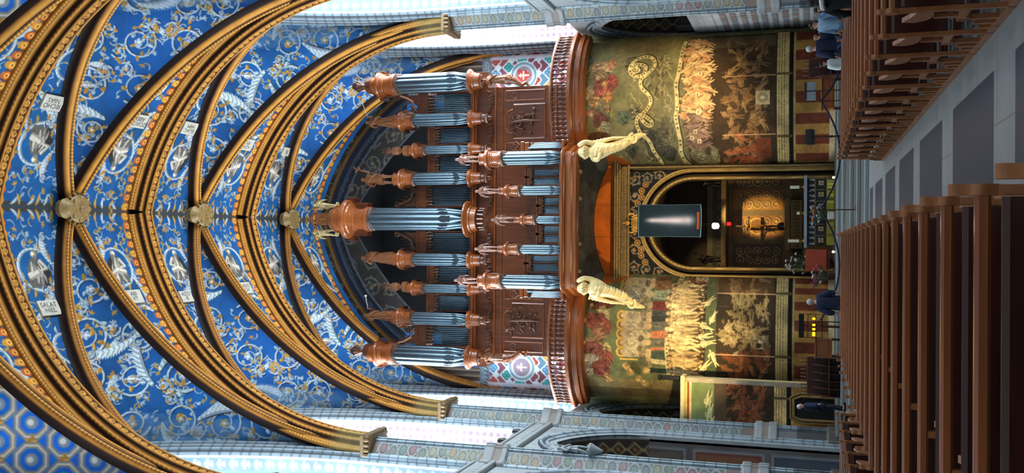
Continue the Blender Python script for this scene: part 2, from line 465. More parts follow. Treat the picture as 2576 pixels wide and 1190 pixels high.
    def figure(s, u, v, h, col, hi, ang=0.0, robe=None, shade=None):
        """small painted figure, feet at u,v; generic pose"""
        c, q = math.cos(ang), math.sin(ang)
        T = lambda a, b: (u + (a * c - b * q) * h, v + (a * q + b * c) * h)
        sh = shade or tuple(x * .45 for x in col)
        a1, a2 = rnd.uniform(-.14, .14), rnd.uniform(-.14, .14); k1, k2 = rnd.uniform(-.05, .12), rnd.uniform(-.12, .05)
        s.line([T(.02, .03), T(.02, .9)], [.12 * h, .1 * h], sh, None, .5)
        if robe:
            s.poly([T(-.06, .82), T(.07, .82), T(.15 + a1 * .4, .4), T(.2, 0), T(-.18, 0), T(-.13, .45)], robe)
            for t in (-.1, -.02, .07, .13): s.line([T(t * .5, .75), T(t, .02)], .012 * h, tuple(min(255, x * 1.35) for x in robe))
        else:
            s.line([T(-.05, .48), T(-.07 + k1, .25), T(-.08, 0)], [.075 * h, .05 * h, .03 * h], col, hi)
            s.line([T(.05, .48), T(.07 + k2, .25), T(.09, 0)], [.075 * h, .05 * h, .03 * h], col, hi)
            s.line([T(0, .48), T(0, .76)], [.085 * h, .115 * h], col, hi)
        s.line([T(-.11, .78), T(-.17 + a1 * .3, .6), T(-.08 + a1, .45 + abs(a1) * 2)], [.04 * h, .033 * h, .022 * h], col, hi)
        s.line([T(.11, .78), T(.17 + a2 * .3, .6), T(.08 + a2, .45 + abs(a2) * 2)], [.04 * h, .033 * h, .022 * h], col, hi)
        s.disk(*T(0, .93), .068 * h, col); s.disk(*T(-.015, .94), .035 * h, hi)
# ================================================================== the vault
Z0, CC = 18.5, 2.2
RW, RI = 11.9, 11.2
W = RW - CC                      # 9.7, half width of the vault webs
def P(x, r=RW):
    return Z0 + np.sqrt(np.maximum(0.0, r * r - (np.minimum(np.abs(x), r - CC) + CC) ** 2))
YP = [51.3, 43.1, 34.9, 26.7, 18.5, 10.3, 2.1]
HB = 4.1
A_MAX = math.acos(CC / RW)       # angle at the apex
S_MAX = RW * A_MAX               # arc length of one side
def prof(s, r=RW):
    """arc length from the springing (0) to the apex -> |x|, z"""
    a = s / RW
    return r * np.cos(a) - CC, Z0 + r * np.sin(a)

BLUE = (24, 78, 132); BLUE_D = (14, 60, 122)
WH, WHH = (128, 142, 152), (200, 208, 208)
GD = ((150, 108, 44), (208, 160, 82))
def rinceau(cv, u0, v0, u1, v1, rad, dens=1.0):
    nu = max(1, int((u1 - u0) / (rad * 2.15))); nv = max(1, int((v1 - v0) / (rad * 2.15)))
    for i in range(nu):
        for j in range(nv):
            u = u0 + (i + .5) * (u1 - u0) / nu + rnd.uniform(-.12, .12); v = v0 + (j + .5) * (v1 - v0) / nv + rnd.uniform(-.12, .12)
            dr = 1 if (i + j) % 2 else -1; a0 = rnd.uniform(0, 6.28)
            r = rad * rnd.uniform(.82, 1.0)
            k = rnd.random()
            cv.acanthus(u + r * 1.02 * math.cos(a0), v + r * 1.02 * math.sin(a0), a0 + dr * PI / 2 + .2, r * 1.5, .17 * rad + .04, WH, WHH, dr * 1.2)
            cv.spiral(u, v, r, 1.9, dr, a0, .05 * rad + .012, WH, WHH, GD)
            if k < .22: cv.figure(u, v - r * .55, r * 1.05, (128, 134, 138), (210, 214, 210), rnd.choice([0, PI]))
            for q in range(2):
                a = rnd.uniform(0, 6.28); cv.spiral(u + r * 1.25 * math.cos(a), v + r * 1.25 * math.sin(a), r * .36, 1.4, -dr, a, .035 * rad + .01, WH, WHH, GD)
            for t in range(13):
                a = rnd.uniform(0, 6.28); d = rad * rnd.uniform(.5, 1.35)
                cv.sprig(u + d * math.cos(a), v + d * math.sin(a), rnd.uniform(0, 6.28), rad * rnd.uniform(.35, .6), GD, (WH, WHH))
# lateral webs: u = x from 0 to 9.7, v = arc length of the wall arch measured from the ridge
def q_curve(n):
    s = np.linspace(0, S_MAX, n); x, z = prof(s); y = HB * x / W
    L = np.concatenate([[0], np.cumsum(np.hypot(np.diff(y), np.diff(z)))])
    return y, z, L
_y, _z, _L = q_curve(400); LQ = _L[-1]
lat_cv = []
for k in range(2):
    cv = Canvas(0, 0, W, LQ, .025, BLUE); cv.noise(.22, 1.6)
    rinceau(cv, .6, .2, W, LQ, .82 if k == 0 else .74)
    for q in range(5):
        cv.acanthus(rnd.uniform(2, 9), rnd.uniform(1, LQ - 1), rnd.uniform(0, 6.28), 1.9, .3, WH, WHH, .9)
    # the damp, faded zone along the wall arch near the springing
    cv.line([(W - .2, .4), (W - .5, 2.4), (W + .1, 4.6)], [.7, .9, .3], (150, 170, 182), None, .55)
    for q in range(14): t_ = q / 13; cv.disk(W - .3 - .8 * t_ * rnd.random(), LQ * (.45 + .55 * t_), .7, (150, 172, 190), 1.0, .16)
    cv.line([(4.2, LQ - 4), (3.2, LQ - 3.0)], [.35, .2], (190, 200, 205), None, .7)
    cv.noise(.12, .5); lat_cv.append(cv)
# transverse webs: u = distance from the arch (0..4.1), v = arc length from the springing
def transverse_canvas(variant):
    cv = Canvas(0, 0, HB, S_MAX, .024, BLUE); cv.noise(.2, 1.4)
    top = S_MAX
    def v_(d): return top - d
    cv.line([(.2, top - .1), (HB, top - .1)], .1, (60, 60, 58)); 
    for k in range(9): cv.leaf(.5 + k * .4, top - .1, rnd.choice([-1.4, -2, -.9]), .45, .07, *(GD if k % 2 else (WH, WHH)))
    def roundel(u, v, r, fig):
        cv.line([(u + r * math.cos(t), v + r * math.sin(t)) for t in np.linspace(.5, 6.9, 26)], [.03 + .05 * math.sin(PI * i / 25.) for i in range(26)], WH, WHH)
        cv.acanthus(u - r * .9, v - r * .6, -.6 - PI / 2, r * 1.5, .26, WH, WHH, .9)
        cv.acanthus(u + r * .95, v + r * .3, PI / 2 + .5, r * 1.3, .22, WH, WHH, -.9)
        for t in range(8):
            a = t * .785 + .3; cv.leaf(u + r * 1.05 * math.cos(a), v + r * 1.05 * math.sin(a), a + rnd.uniform(-1, 1), .34, .07, *(GD if t % 2 else (WH, WHH)))
        if fig == 2: cv.seated(u, v - r * .85, r * 1.7)
        elif fig == 9:
            cv.poly([(u - .42, v - .6), (u + .42, v - .6), (u + .3, v + .1), (u + .16, v + .5), (u - .2, v + .5), (u - .36, v)], (96, 94, 88))
            for t in range(8): cv.line([(u - .3 + t * .09, v - .55), (u - .16 + t * .05, v + .35)], .02, (186, 182, 168) if t % 2 else (54, 50, 46))
            cv.disk(u - .02, v + .62, .15, (150, 146, 134)); cv.disk(u - .05, v + .66, .08, (206, 200, 186))
            cv.line([(u - .3, v + .3), (u - .45, v), (u - .1, v - .1)], .07, (140, 136, 126), (200, 196, 184))
        else: cv.figure(u, v - r * .6, r * 1.25, (150, 148, 142), (226, 224, 214))
    uc = 2.0 if variant else 1.9
    roundel(uc, v_(2.5), .85, 2)
    cv.acanthus(uc - 1.1, v_(4.6), .5, 2.0, .26, WH, WHH, .6); cv.acanthus(uc + 1.2, v_(4.3), PI - .4, 1.5, .2, WH, WHH, -.7)
    roundel(uc - .1, v_(5.9), .72, 1)
    roundel(uc - .2, v_(7.5), .6, 1)
    # painted niche: white frame, purple recess, half-length figure
    b = v_(10.9)
    cv.rect(0, b - .45, HB, b - .02, (60, 90, 130)); cv.rect(0, b - .14, HB, b - .02, (214, 218, 220)); cv.rect(0, b - .5, HB, b - .4, (196, 202, 208))
    cv.rect(0, b, 2.3, b + 1.55, (198, 200, 204)); cv.disk(.95, b + .7, .82, (226, 226, 226)); cv.disk(.95, b + .7, .64, (160, 150, 150)); cv.disk(.95, b + .68, .56, (92, 34, 40))
    cv.rect(.36, b, 1.54, b + .62, (92, 34, 40)); cv.poly([(.55, b), (1.4, b), (1.25, b + .62), (.72, b + .62)], (64, 66, 92) if variant else (120, 40, 44))
    cv.disk(.98, b + .8, .17, (198, 158, 128)); cv.disk(.98, b + .92, .13, (120, 84, 52)); cv.disk(1.98, b + 1.3, .13, GD[1]); cv.disk(.1, b + 1.3, .13, GD[1])
    cv.rect(0, b + 1.55, HB, b + 1.75, (206, 212, 216)); cv.rect(0, b + 1.62, HB, b + 1.66, (84, 104, 130)); cv.rect(0, b + 1.82, HB, b + 1.88, (190, 200, 206))
    for k in range(12): cv.line([(.3 * k + .1, b + 1.68), (.3 * k + .2, b + 1.73)], .02, (90, 104, 120))
    # panels further down, near the springing
    for k in range(3):
        y = b - .9 - k * .85
        cv.rect(0, y - .55, HB, y, ((34, 92, 150), (90, 40, 42), (70, 100, 110))[k]); cv.rect(0, y, HB, y + .08, (206, 212, 216)); cv.rect(0, y + .18, HB, y + .24, (206, 212, 216))
        cv.figure(.7, y - .5, .45, (160, 150, 130), (220, 210, 190), 0, (70, 96, 70))
    for t in range(120):
        d = rnd.uniform(.3, 8.9); u_ = rnd.uniform(1.0, 4.0)
        if abs(u_ - uc) < .55 and (1.6 < d < 3.5 or 5.3 < d < 6.5): continue
        cv.sprig(u_, v_(d), rnd.uniform(0, 6.28), rnd.uniform(.3, .5), GD, (WH, WHH))
    # gilded floral border that follows the arch
    cv.rect(.5, 0, .66, top, (120, 66, 24))
    n = int(top / .42)
    for k in range(n):
        y = (k + .5) * top / n; c = ((202, 138, 50), (190, 96, 40))[k % 2]
        cv.disk(.72, y, .2, (70, 36, 16)); cv.disk(.71, y, .175, c); cv.disk(.71, y, .1, (230, 182, 92), ring=.045); cv.disk(.71, y, .04, (110, 60, 20))
        cv.line([(.88, y - .12), (.94, y), (.88, y + .12)], .035, c)
    cv.noise(.12, .5)
    return cv
tr_cv = [transverse_canvas(0), transverse_canvas(1)]
octo = Canvas(0, 0, W, LQ, .035, (24, 92, 176)); octo.noise(.2, 1.2)
for i in range(9):
    for j in range(14):
        u = .5 + i * 1.25 + (j % 2) * .62; v = .6 + j * 1.08
        pts = [(u + .52 * math.cos(t * PI / 4 + PI / 8), v + .52 * math.sin(t * PI / 4 + PI / 8)) for t in range(9)]
        octo.line(pts, .11, (130, 122, 112)); octo.line(pts, .03, (196, 190, 176)); octo.disk(u, v, .22, (120, 130, 140)); octo.disk(u, v + .04, .11, (200, 200, 190))
        for t in range(4): octo.leaf(u + .62, v, t * PI / 2, .2, .07, *GD)

def tr_surf(sd, ycen, far, s, d):
    """point on a transverse web. s arc from springing, d distance from its arch line (toward the key)"""
    x, z = prof(s); ya = ycen + (HB if far else -HB)
    return sd * x, ya + (-d if far else d), z

vault = empty('ceiling'); st(vault)
def web_transverse(yc, far, sd, cv, step):
    ns = int(S_MAX / step); nd = max(8, int(HB / step * .8))
    s = np.linspace(0, S_MAX, ns)[:, None]; t = np.linspace(0, 1, nd)[None, :]
    x, z = prof(s); dmax = HB - HB * x / W; d = dmax * t
    ya = yc + (HB if far else -HB)
    V = np.stack([sd * x + 0 * t, ya + (-d if far else d), z + 0 * t], -1)
    col = cv.sample(d, s + 0 * t)
    st(grid('vault_web', V, col, M['vault'], vault))
def web_lateral(yc, sd, cv, step, flip=False):
    n = int(LQ / step); m = int(W / step * .75)
    y, z, L = q_curve(n)
    for sy in (-1, 1):
        t = np.linspace(0, 1, m)[None, :]; x0 = (W * y / HB)[:, None]; x = x0 + (W - x0) * t
        V = np.stack([sd * x, yc + sy * y[:, None] + 0 * t, z[:, None] + 0 * t], -1)
        vv = L[:, None] + 0 * t
        col = cv.sample(x, vv)
        st(grid('vault_web', V, col, M['vault'], vault))
for b, yc in enumerate(YK[:4]):
    stp = (.036, .031, .031, .038)[b]
    for sd in (-1, 1):
        for far in (0, 1):
            web_transverse(yc, far, sd, tr_cv[(far + b) % 2], stp)
        web_lateral(yc, sd, octo if b == 3 else lat_cv[(b + (sd > 0)) % 2], stp * 1.05)
for yc in YK[4:]:
    for sd in (-1, 1):
        for far in (0, 1): web_transverse(yc, far, sd, tr_cv[far], .4)
        web_lateral(yc, sd, lat_cv[0], .4)

def sweep(name, path, side, up, profile, cols, mat, parent=None, bead=None):
    """path (n,3), side (n,3), up (n,3); profile [(a,b)] offsets along side / up; cols per profile point or (n,m,3)"""
    path = np.asarray(path); pf = np.asarray(profile)
    V = path[:, None, :] + side[:, None, :] * pf[None, :, 0:1] + up[:, None, :] * pf[None, :, 1:2]
    if bead is not None: V = V + bead
    Cc = np.asarray(cols, float)
    if Cc.ndim == 2: Cc = np.repeat(Cc[None], len(path), 0)
    return grid(name, V, Cc, mat, parent)
G1, G2, G3, DK, OR = (164, 108, 40), (104, 66, 26), (206, 148, 68), (38, 20, 10), (168, 96, 36)
def transverse_arch(ya, fine=True, half=1.0):
    step = .045 if fine else .3
    # profile runs from the near web down, along the soffit, and up the far side: (along y, outward from the rib centre line)
    pr = [(-.85, .72, G2), (-.85, .62, G1), (-.80, .56, G3), (-.74, .54, G2), (-.70, .55, G1), (-.66, .50, G3), (-.60, .48, G1), (-.56, .42, DK), (-.54, .30, DK),
          (-.50, .24, G1), (-.46, .21, G3), (-.40, .20, G1), (-.36, .12, DK), (-.34, .06, DK), (-.30, .02, G1), (-.27, .0, G3), (-.23, .02, G1), (-.20, .07, DK), (-.12, .08, G2), (-.06, .08, G1), (0, .08, G1), (.06, .08, G1), (.12, .08, G2), (.20, .07, DK),
          (.23, .02, G1), (.27, .0, G3), (.31, .01, OR), (.35, .06, DK), (.4, .16, DK), (.5, .22, G2), (.6, .5, DK), (.85, .7, G2)]
    pr = [(p[0] * .68, p[1], p[2]) for p in pr]
    for sd in (-1, 1):
        n = int(RI * math.acos(CC / RI) / step); a = np.linspace(0, math.acos(CC / RI), n)
        path = np.stack([sd * (RI * np.cos(a) - CC), 0 * a + ya, Z0 + RI * np.sin(a)], 1)
        up = np.stack([sd * np.cos(a), 0 * a, np.sin(a)], 1); side = np.tile([0, 1., 0], (n, 1))
        m = len(pr); Cc = np.repeat(np.array([p[2] for p in pr], float)[None], n, 0)
        s = a * RI
        ph = (s / .30) % 1.0; r = np.abs(ph - .5)
        bead = np.zeros((n, m, 3))
        for j in range(18, 23):
            q = abs(j - 20) / 3.0; d = np.sqrt((r * 2) ** 2 + q ** 2)
            ringm = (d > .45) & (d < .85); cen = d < .25
            Cc[ringm, j] = G3; Cc[(~ringm) & (~cen), j] = (104, 64, 24); Cc[cen, j] = (224, 164, 70)
            bead[:, j, :] -= up * (np.where(ringm, .05, 0) + np.where(cen, .03, 0))[:, None]
        ph2 = np.sin(s / .13 * 2 * PI)
        for j in (2, 3): Cc[:, j] *= (1 + .28 * ph2)[:, None]
        for j in (28, 29): Cc[:, j] *= (1 + .4 * ph2)[:, None]
        ph3 = np.sin(s / .2 * 2 * PI)
        Cc[:, 9] *= (1 + .2 * ph3)[:, None]
        # the last metre above the capital is bare stone
        k = np.clip((1.9 - s) / .6, 0, 1)[:, None, None]; Cc = Cc * (1 - k) + (Cc * .45 + np.array([88, 82, 56.])) * k
        st(sweep('vault_rib', path, side, up, [(p[0], p[1]) for p in pr], Cc, M['rib'], vault, bead))
for i, ya in enumerate(YP[1:5]): transverse_arch(ya, i < 3)
def diagonal_rib(yc, sd, far):
    n = 330; s = np.linspace(0, S_MAX, n); x, z = prof(s); y = HB * x / W
    path = np.stack([sd * x, yc + (1 if far else -1) * y, z], 1)
    t = np.gradient(path, axis=0); t /= np.linalg.norm(t, axis=1)[:, None]
    h = np.array([sd * W, (1 if far else -1) * HB, 0.]); h /= np.linalg.norm(h)
    sv = np.cross([0, 0, 1.], h); side = np.tile(sv, (n, 1)); up = np.cross(t, side)
    up[up[:, 2] < 0] *= -1
    B1, B2 = (44, 24, 14), (26, 13, 8)
    pr = [(-.34, .05, B2), (-.26, -.03, B2), (-.25, -.15, B2), (-.24, -.22, B1), (-.20, -.30, G1), (-.14, -.37, G3), (-.06, -.39, G1), (0, -.33, DK), (.03, -.36, G2), (.09, -.41, G3), (.15, -.38, G2), (.20, -.30, G1), (.24, -.22, B1), (.25, -.15, B2), (.26, -.03, B2), (.34, .05, B2)]
    sc = np.clip(s / 2.0, .55, 1.0)[:, None, None]
    Cc = np.repeat(np.array([p[2] for p in pr], float)[None], n, 0)
    ph = np.sin(s / .15 * 2 * PI); Cc[:, 9] *= (1 + .25 * ph)[:, None]; Cc[:, 8] *= (1 + .3 * ph)[:, None]; Cc[:, 10] *= (1 + .3 * ph)[:, None]
    pf = np.array([(p[0], p[1]) for p in pr])
    V = path[:, None, :] + (side[:, None, :] * pf[None, :, 0:1] + up[:, None, :] * pf[None, :, 1:2]) * sc
    st(grid('vault_rib', V, Cc, M['rib'], vault))
for yc in YK[:4]:
    for sd in (-1, 1):
        for far in (0, 1): diagonal_rib(yc, sd, far)
def boss(yc, k):
    mb = MB(); zt = P(0.0) - .38
    mb.lathe([(.30, .35), (.46, .2), (.54, .0), (.5, -.1), (.56, -.16), (.56, -.26), (.46, -.36), (.30, -.40), (.05, -.42)], 0, yc, float(zt), 28)
    for i in range(8):
        a = i * PI / 4; mb.ball(.42 * math.cos(a), yc + .42 * math.sin(a), float(zt) - .34, .12, .12, .1, 8, 6)
    for i in range(16):
        a = i * PI / 8; mb.ball(.63 * math.cos(a), yc + .63 * math.sin(a), float(zt) - .2, .07, .07, .1, 6, 5)
    mb.ball(0, yc, float(zt) - .42, .16, .16, .1, 10, 6)
    mb.lathe([(.36, 0), (.42, -.25), (.2, -.5), (.05, -.55)], 0, yc - .55, float(zt) + .1, 12)
    st(mb.build('vault_boss', M['gold_dull'], vault, True))
for k, yc in enumerate(YK[:4]): boss(yc, k)

# name tablets painted on the webs
def text_mesh(body, size, extr=0.0, align='CENTER'):
    cu = bpy.data.curves.new('t', 'FONT'); cu.body = body; cu.size = size; cu.align_x = align; cu.align_y = 'CENTER'; cu.extrude = extr
    cu.space_line = .85
    o = bpy.data.objects.new('t', cu); C.objects.link(o)
    dg = bpy.context.evaluated_depsgraph_get(); me = bpy.data.meshes.new_from_object(o.evaluated_get(dg))
    bpy.data.objects.remove(o); bpy.data.curves.remove(cu); return me
M['tablet'] = plain('tablet_white', (190, 186, 172), 0.8)
M['ink'] = plain('tablet_ink', (70, 66, 66), 0.8)
def tablet(body, sd, yc, far, dk, d, w=.95, h=.62):
    def mp(a, b, off):
        # a reads left to right, b toward the ridge
        dd = (a if (sd < 0) != bool(far) else -a) + d
        x, y, z = tr_surf(sd, yc, far, S_MAX - dk + b, dd)
        ang = (S_MAX - dk + b) / RW
        return (x - sd * math.cos(ang) * off, y, z - math.sin(ang) * off)
    mb = MB(); n = 4
    top = [mp(a, b, .09) for a, b in ((-w / 2, -h / 2), (w / 2, -h / 2), (w / 2, h / 2), (-w / 2, h / 2))]
    bot = [mp(a, b, -.01) for a, b in ((-w / 2, -h / 2), (w / 2, -h / 2), (w / 2, h / 2), (-w / 2, h / 2))]
    mb._add(top + bot, [(0, 1, 2, 3), (7, 6, 5, 4), (0, 4, 5, 1), (1, 5, 6, 2), (2, 6, 7, 3), (3, 7, 4, 0)])
    o = st(mb.build('name_tablet', M['tablet'], vault))
    me = text_mesh(body, .27)
    for v in me.vertices: v.co = Vector(mp(v.co.x, v.co.y, .10))
    st(link('lettering', me, M['ink'], o))
tablet('SALAT\nHIEL', -1, 30.8, 0, 4.1, 1.7); tablet('IECHO\nNIAS', 1, 30.8, 0, 4.2, 1.7)
tablet('ABI\nVT', -1, 30.8, 1, 3.9, 1.75); tablet('ZOROB\nABEL', 1, 30.8, 1, 4.1, 1.7)
tablet('AZO\nR', -1, 39.0, 0, 4.1, 1.6, .8, .56); tablet('ELIAC\nHIM', 1, 39.0, 0, 4.2, 1.65)
tablet('SADO\nCH', -1, 39.0, 1, 3.9, 1.7, .9); tablet('ACH\nIM', 1, 39.0, 1, 3.9, 1.7, .9)
tablet('EL', 1, 47.2, 0, 3.9, 2.0, .7, .5)
# ================================================================== floor and steps
def floor_material():
    m, nt, b = newmat('floor_slabs')
    tc = N(nt, 'ShaderNodeTexCoord'); sx = N(nt, 'ShaderNodeSeparateXYZ'); nt.links.new(tc.outputs['Object'], sx.inputs[0])
    def math_(op, a, b_=None, c_=None):
        n = N(nt, 'ShaderNodeMath', operation=op)
        for i, v in enumerate((a, b_, c_)):
            if v is None: continue
            if isinstance(v, (int, float)): n.inputs[i].default_value = v
            else: nt.links.new(v, n.inputs[i])
        return n.outputs[0]
    X, Y = sx.outputs[0], sx.outputs[1]
    t = math_('MODULO', math_('ADD', math_('SUBTRACT', Y, 9.70), 36.5), 3.65)
    dark = math_('MULTIPLY', math_('MULTIPLY', math_('LESS_THAN', t, 2.68), math_('LESS_THAN', X, .43)), math_('GREATER_THAN', X, -.62))
    dark = math_('MULTIPLY', dark, math_('LESS_THAN', Y, 29.5))
    # joints
    def joint(v, per, w):
        q = math_('MODULO', math_('ADD', v, 100.0), per); return math_('LESS_THAN', q, w)
    j = math_('MAXIMUM', joint(X, .9, .014), joint(math_('ADD', Y, .45), 1.1, .016))
    nz = N(nt, 'ShaderNodeTexNoise'); nz.inputs['Scale'].default_value = 2.2; nz.inputs['Detail'].default_value = 9; nt.links.new(tc.outputs['Object'], nz.inputs['Vector'])
    def mix(f, a, b_):
        n = N(nt, 'ShaderNodeMix', data_type='RGBA')
        nt.links.new(f, n.inputs[0])
        for i, v in ((6, a), (7, b_)):
            if isinstance(v, tuple): n.inputs[i].default_value = (*lin(v), 1)
            else: nt.links.new(v, n.inputs[i])
        return n.outputs[2]
    light = mix(nz.outputs['Fac'], (128, 138, 142), (168, 172, 168)); drk = mix(nz.outputs['Fac'], (46, 56, 70), (66, 80, 98))
    light = mix(j, light, (112, 114, 112))
    c = mix(dark, light, drk)
    nt.links.new(c, b.inputs['Base Color']); b.inputs['Roughness'].default_value = .42; b.inputs['Specular IOR Level'].default_value = .4
    bp = N(nt, 'ShaderNodeBump'); bp.inputs['Strength'].default_value = .08; nt.links.new(nz.outputs['Fac'], bp.inputs['Height']); nt.links.new(bp.outputs[0], b.inputs['Normal'])
    return m
M['floor'] = floor_material()
st(MB().box(-16, -8, -.3, 16, 62, 0).build('floor', M['floor']))
M['step'] = plain('step_stone', (92, 96, 94), .5, 0, 1.5, .15)
M['step_light'] = plain('step_nosing_stone', (150, 160, 162), .5, 0, 1.5, .1)
PZ = 0.6
for k, (y, z) in enumerate(((30.0, .12), (32.4, .24), (34.8, .36), (39.6, .48), (42.6, .60))):
    z0 = z - .12 if k else 0
    mb = MB().box(-8.2 if k < 3 else -9.4, y + .3, z0, 8.2 if k < 3 else 9.4, 51.2, z - .001); o = st(mb.build('floor_step', M['step']))
    st(MB().bbox(-8.2 if k < 3 else -9.4, y, z - .12, 8.2 if k < 3 else 9.4, y + .32, z, .015).build('step_nosing', M['step_light'], o))

# ================================================================== side walls
ROLL = [(84, 104, 118), (150, 168, 178), (176, 196, 206), (120, 140, 152)]
def plan_pier(half=.8, xin=9.16):
    pts = []
    def P_(y, x, c): pts.append((y, x, c))
    g = (104, 122, 133); h = (162, 182, 191); d = (44, 56, 68)
    def roll(cy, cx, r, a0, a1):
        for k in range(8):
            a = a0 + (a1 - a0) * k / 7; P_(cy + r * math.sin(a), cx - r * math.cos(a), h if 1 < k < 6 else g)
    P_(-half - .12, 9.98, d); roll(-half, 9.74, .13, -PI / 2, PI * .3); P_(-half + .13, 9.70, d)
    for k in range(27): f = k / 26; P_(-half + .15 + .42 * f, 9.68 - .40 * f, None)
    P_(-.22, 9.30, d); roll(-.13, 9.24, .075, -PI * .45, PI * .35); P_(-.055, 9.22, d); roll(0, 9.17, .05, -PI / 2, PI / 2); P_(.055, 9.22, d); roll(.13, 9.24, .075, -PI * .35, PI * .45); P_(.22, 9.30, d)
    for k in range(27): f = k / 26; P_(half - .15 - .42 * (1 - f), 9.68 - .40 * (1 - f), None)
    P_(half - .13, 9.70, d); roll(half, 9.74, .13, -PI * .3, PI / 2); P_(half + .12, 9.98, d)
    return pts
PIER = plan_pier()
M['capital'] = plain('capital_stone', (104, 82, 50), .6, 0, 6, .25, .3)
def marble(y, z, seed):
    """coloured false-marble ovals of the panel"""
    cell = int(z / .42); rr = random.Random(cell * 7 + seed)
    base = rr.choice([(104, 116, 104), (128, 130, 110), (122, 98, 100), (98, 116, 114), (132, 122, 98), (98, 108, 112), (110, 116, 112)])
    q = ((z / .42) % 1 - .5); e = math.hypot(q * 1.9, (y - rr.uniform(-.08, .08)) / .22 * .8)
    if abs(e - .85) < .12: return (140, 150, 152)
    return tuple(c * (1.1 if e < .5 else .84) for c in base)
def pier(ya, sd, fine):
    zs = list(np.arange(0.0, 18.6, .045 if fine else .5)); n = len(zs); m = len(PIER)
    V = np.zeros((n, m, 3)); Cc = np.zeros((n, m, 3))
    for i, z in enumerate(zs):
        ring = 0.0; rc = None
        for (a, b) in ((3.0, 3.35), (3.6, 3.95), (12.7, 12.95), (13.25, 13.65)):
            if a < z < b: ring = .12; rc = (150, 156, 158)
        block = 3.35 <= z <= 3.6 or 12.95 <= z <= 13.25 or z < .9
        for j, (y, x, c) in enumerate(PIER):
            xx = x - ring if j not in (0, m - 1) else x
            if block: xx = x - .08 if j not in (0, m - 1) else x; rc = (134, 126, 118)
            V[i, j] = (sd * xx, ya + y, z)
            if rc is not None: col = rc
            elif c is None:
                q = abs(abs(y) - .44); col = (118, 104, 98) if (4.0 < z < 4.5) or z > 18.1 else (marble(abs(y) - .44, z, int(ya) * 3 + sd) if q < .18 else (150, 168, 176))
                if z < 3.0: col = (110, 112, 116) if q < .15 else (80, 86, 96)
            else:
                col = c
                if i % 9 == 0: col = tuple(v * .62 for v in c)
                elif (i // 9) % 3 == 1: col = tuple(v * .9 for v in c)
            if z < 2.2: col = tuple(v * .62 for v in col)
            Cc[i, j] = col
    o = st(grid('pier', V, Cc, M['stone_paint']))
    # capital
    mb = MB()
    mb.bbox(min(sd * 8.92, sd * 10), ya - .92, 18.5, max(sd * 8.92, sd * 10), ya + .92, 18.68, .03)
    mb.bbox(min(sd * 9.0, sd * 10), ya - .84, 18.3, max(sd * 9.0, sd * 10), ya + .84, 18.5, .03)
    for k in range(9): mb.ball(sd * 8.96, ya - .8 + k * .2, 18.42, .1, .1, .13, 8, 6)
    for k in range(4):
        for e in (-.86, .86): mb.ball(sd * (9.1 + k * .2), ya + e, 18.42, .1, .1, .13, 8, 6)
    st(mb.build('pier_capital', M['capital'], o, True))
    return o
for i, ya in enumerate(YP[1:7]):
    for sd in (-1, 1): pier(ya, sd, i < 2)

def arch_path(w, z0, zs, za, n=120, jn=20):
    """pointed arch outline from the near foot over the apex to the far foot -> y,z, outward normal"""
    # circle through (w,zs) and (0,za) tangent vertical at (w,zs)
    h = za - zs; r = (w * w + h * h) / (2 * w); c = w - r
    amax = math.asin(min(1, h / r))
    pts = [(-w, z) for z in np.linspace(z0, zs, jn)[:-1]] if z0 < zs else []
    nr = [(-1, 0)] * len(pts)
    for a in np.linspace(0, amax, n): pts.append((-(c + r * math.cos(a)), zs + r * math.sin(a))); nr.append((-math.cos(a), math.sin(a)))
    for a in np.linspace(amax, 0, n): pts.append(((c + r * math.cos(a)), zs + r * math.sin(a))); nr.append((math.cos(a), math.sin(a)))
    if z0 < zs:
        for z in np.linspace(zs, z0, jn)[1:]: pts.append((w, z)); nr.append((1, 0))
    return np.array(pts), np.array(nr)
def arch_len(pts): return np.concatenate([[0], np.cumsum(np.hypot(*np.diff(pts, axis=0).T))])

def quatrefoil_canvas(w, h, pale=False):
    cv = Canvas(0, 0, w, h, .03, (206, 216, 222)); s = .8
    k = .25 if pale else 1.0
    mixc = lambda c: tuple(c[i] * k + (214, 222, 228)[i] * (1 - k) for i in range(3))
    for i in range(-1, int(w / s) + 2):
        for j in range(-1, int(h / s) + 2):
            u, v = i * s + (j % 2) * s / 2, j * s
            cv.poly([(u - .38, v), (u, v - .38), (u + .38, v), (u, v + .38)], mixc(rnd.choice([(120, 74, 88), (96, 126, 146), (120, 74, 88), (150, 88, 84)])))
            for a in range(4): cv.disk(u + .17 * math.cos(a * PI / 2), v + .4 + .17 * math.sin(a * PI / 2), .19, (226, 230, 232))
            c = mixc(rnd.choice([(150, 62, 54), (206, 134, 62), (60, 132, 130), (120, 60, 74), (80, 120, 150)]))
            for a in range(4): cv.disk(u + .15 * math.cos(a * PI / 2), v + .4 + .15 * math.sin(a * PI / 2), .14, c)
            for a in range(4): cv.disk(u + .13 * math.cos(a * PI / 2), v + .4 + .13 * math.sin(a * PI / 2), .06, tuple(min(255, q * 1.4) for q in c))
    cv.noise(.08, .6)
    return cv
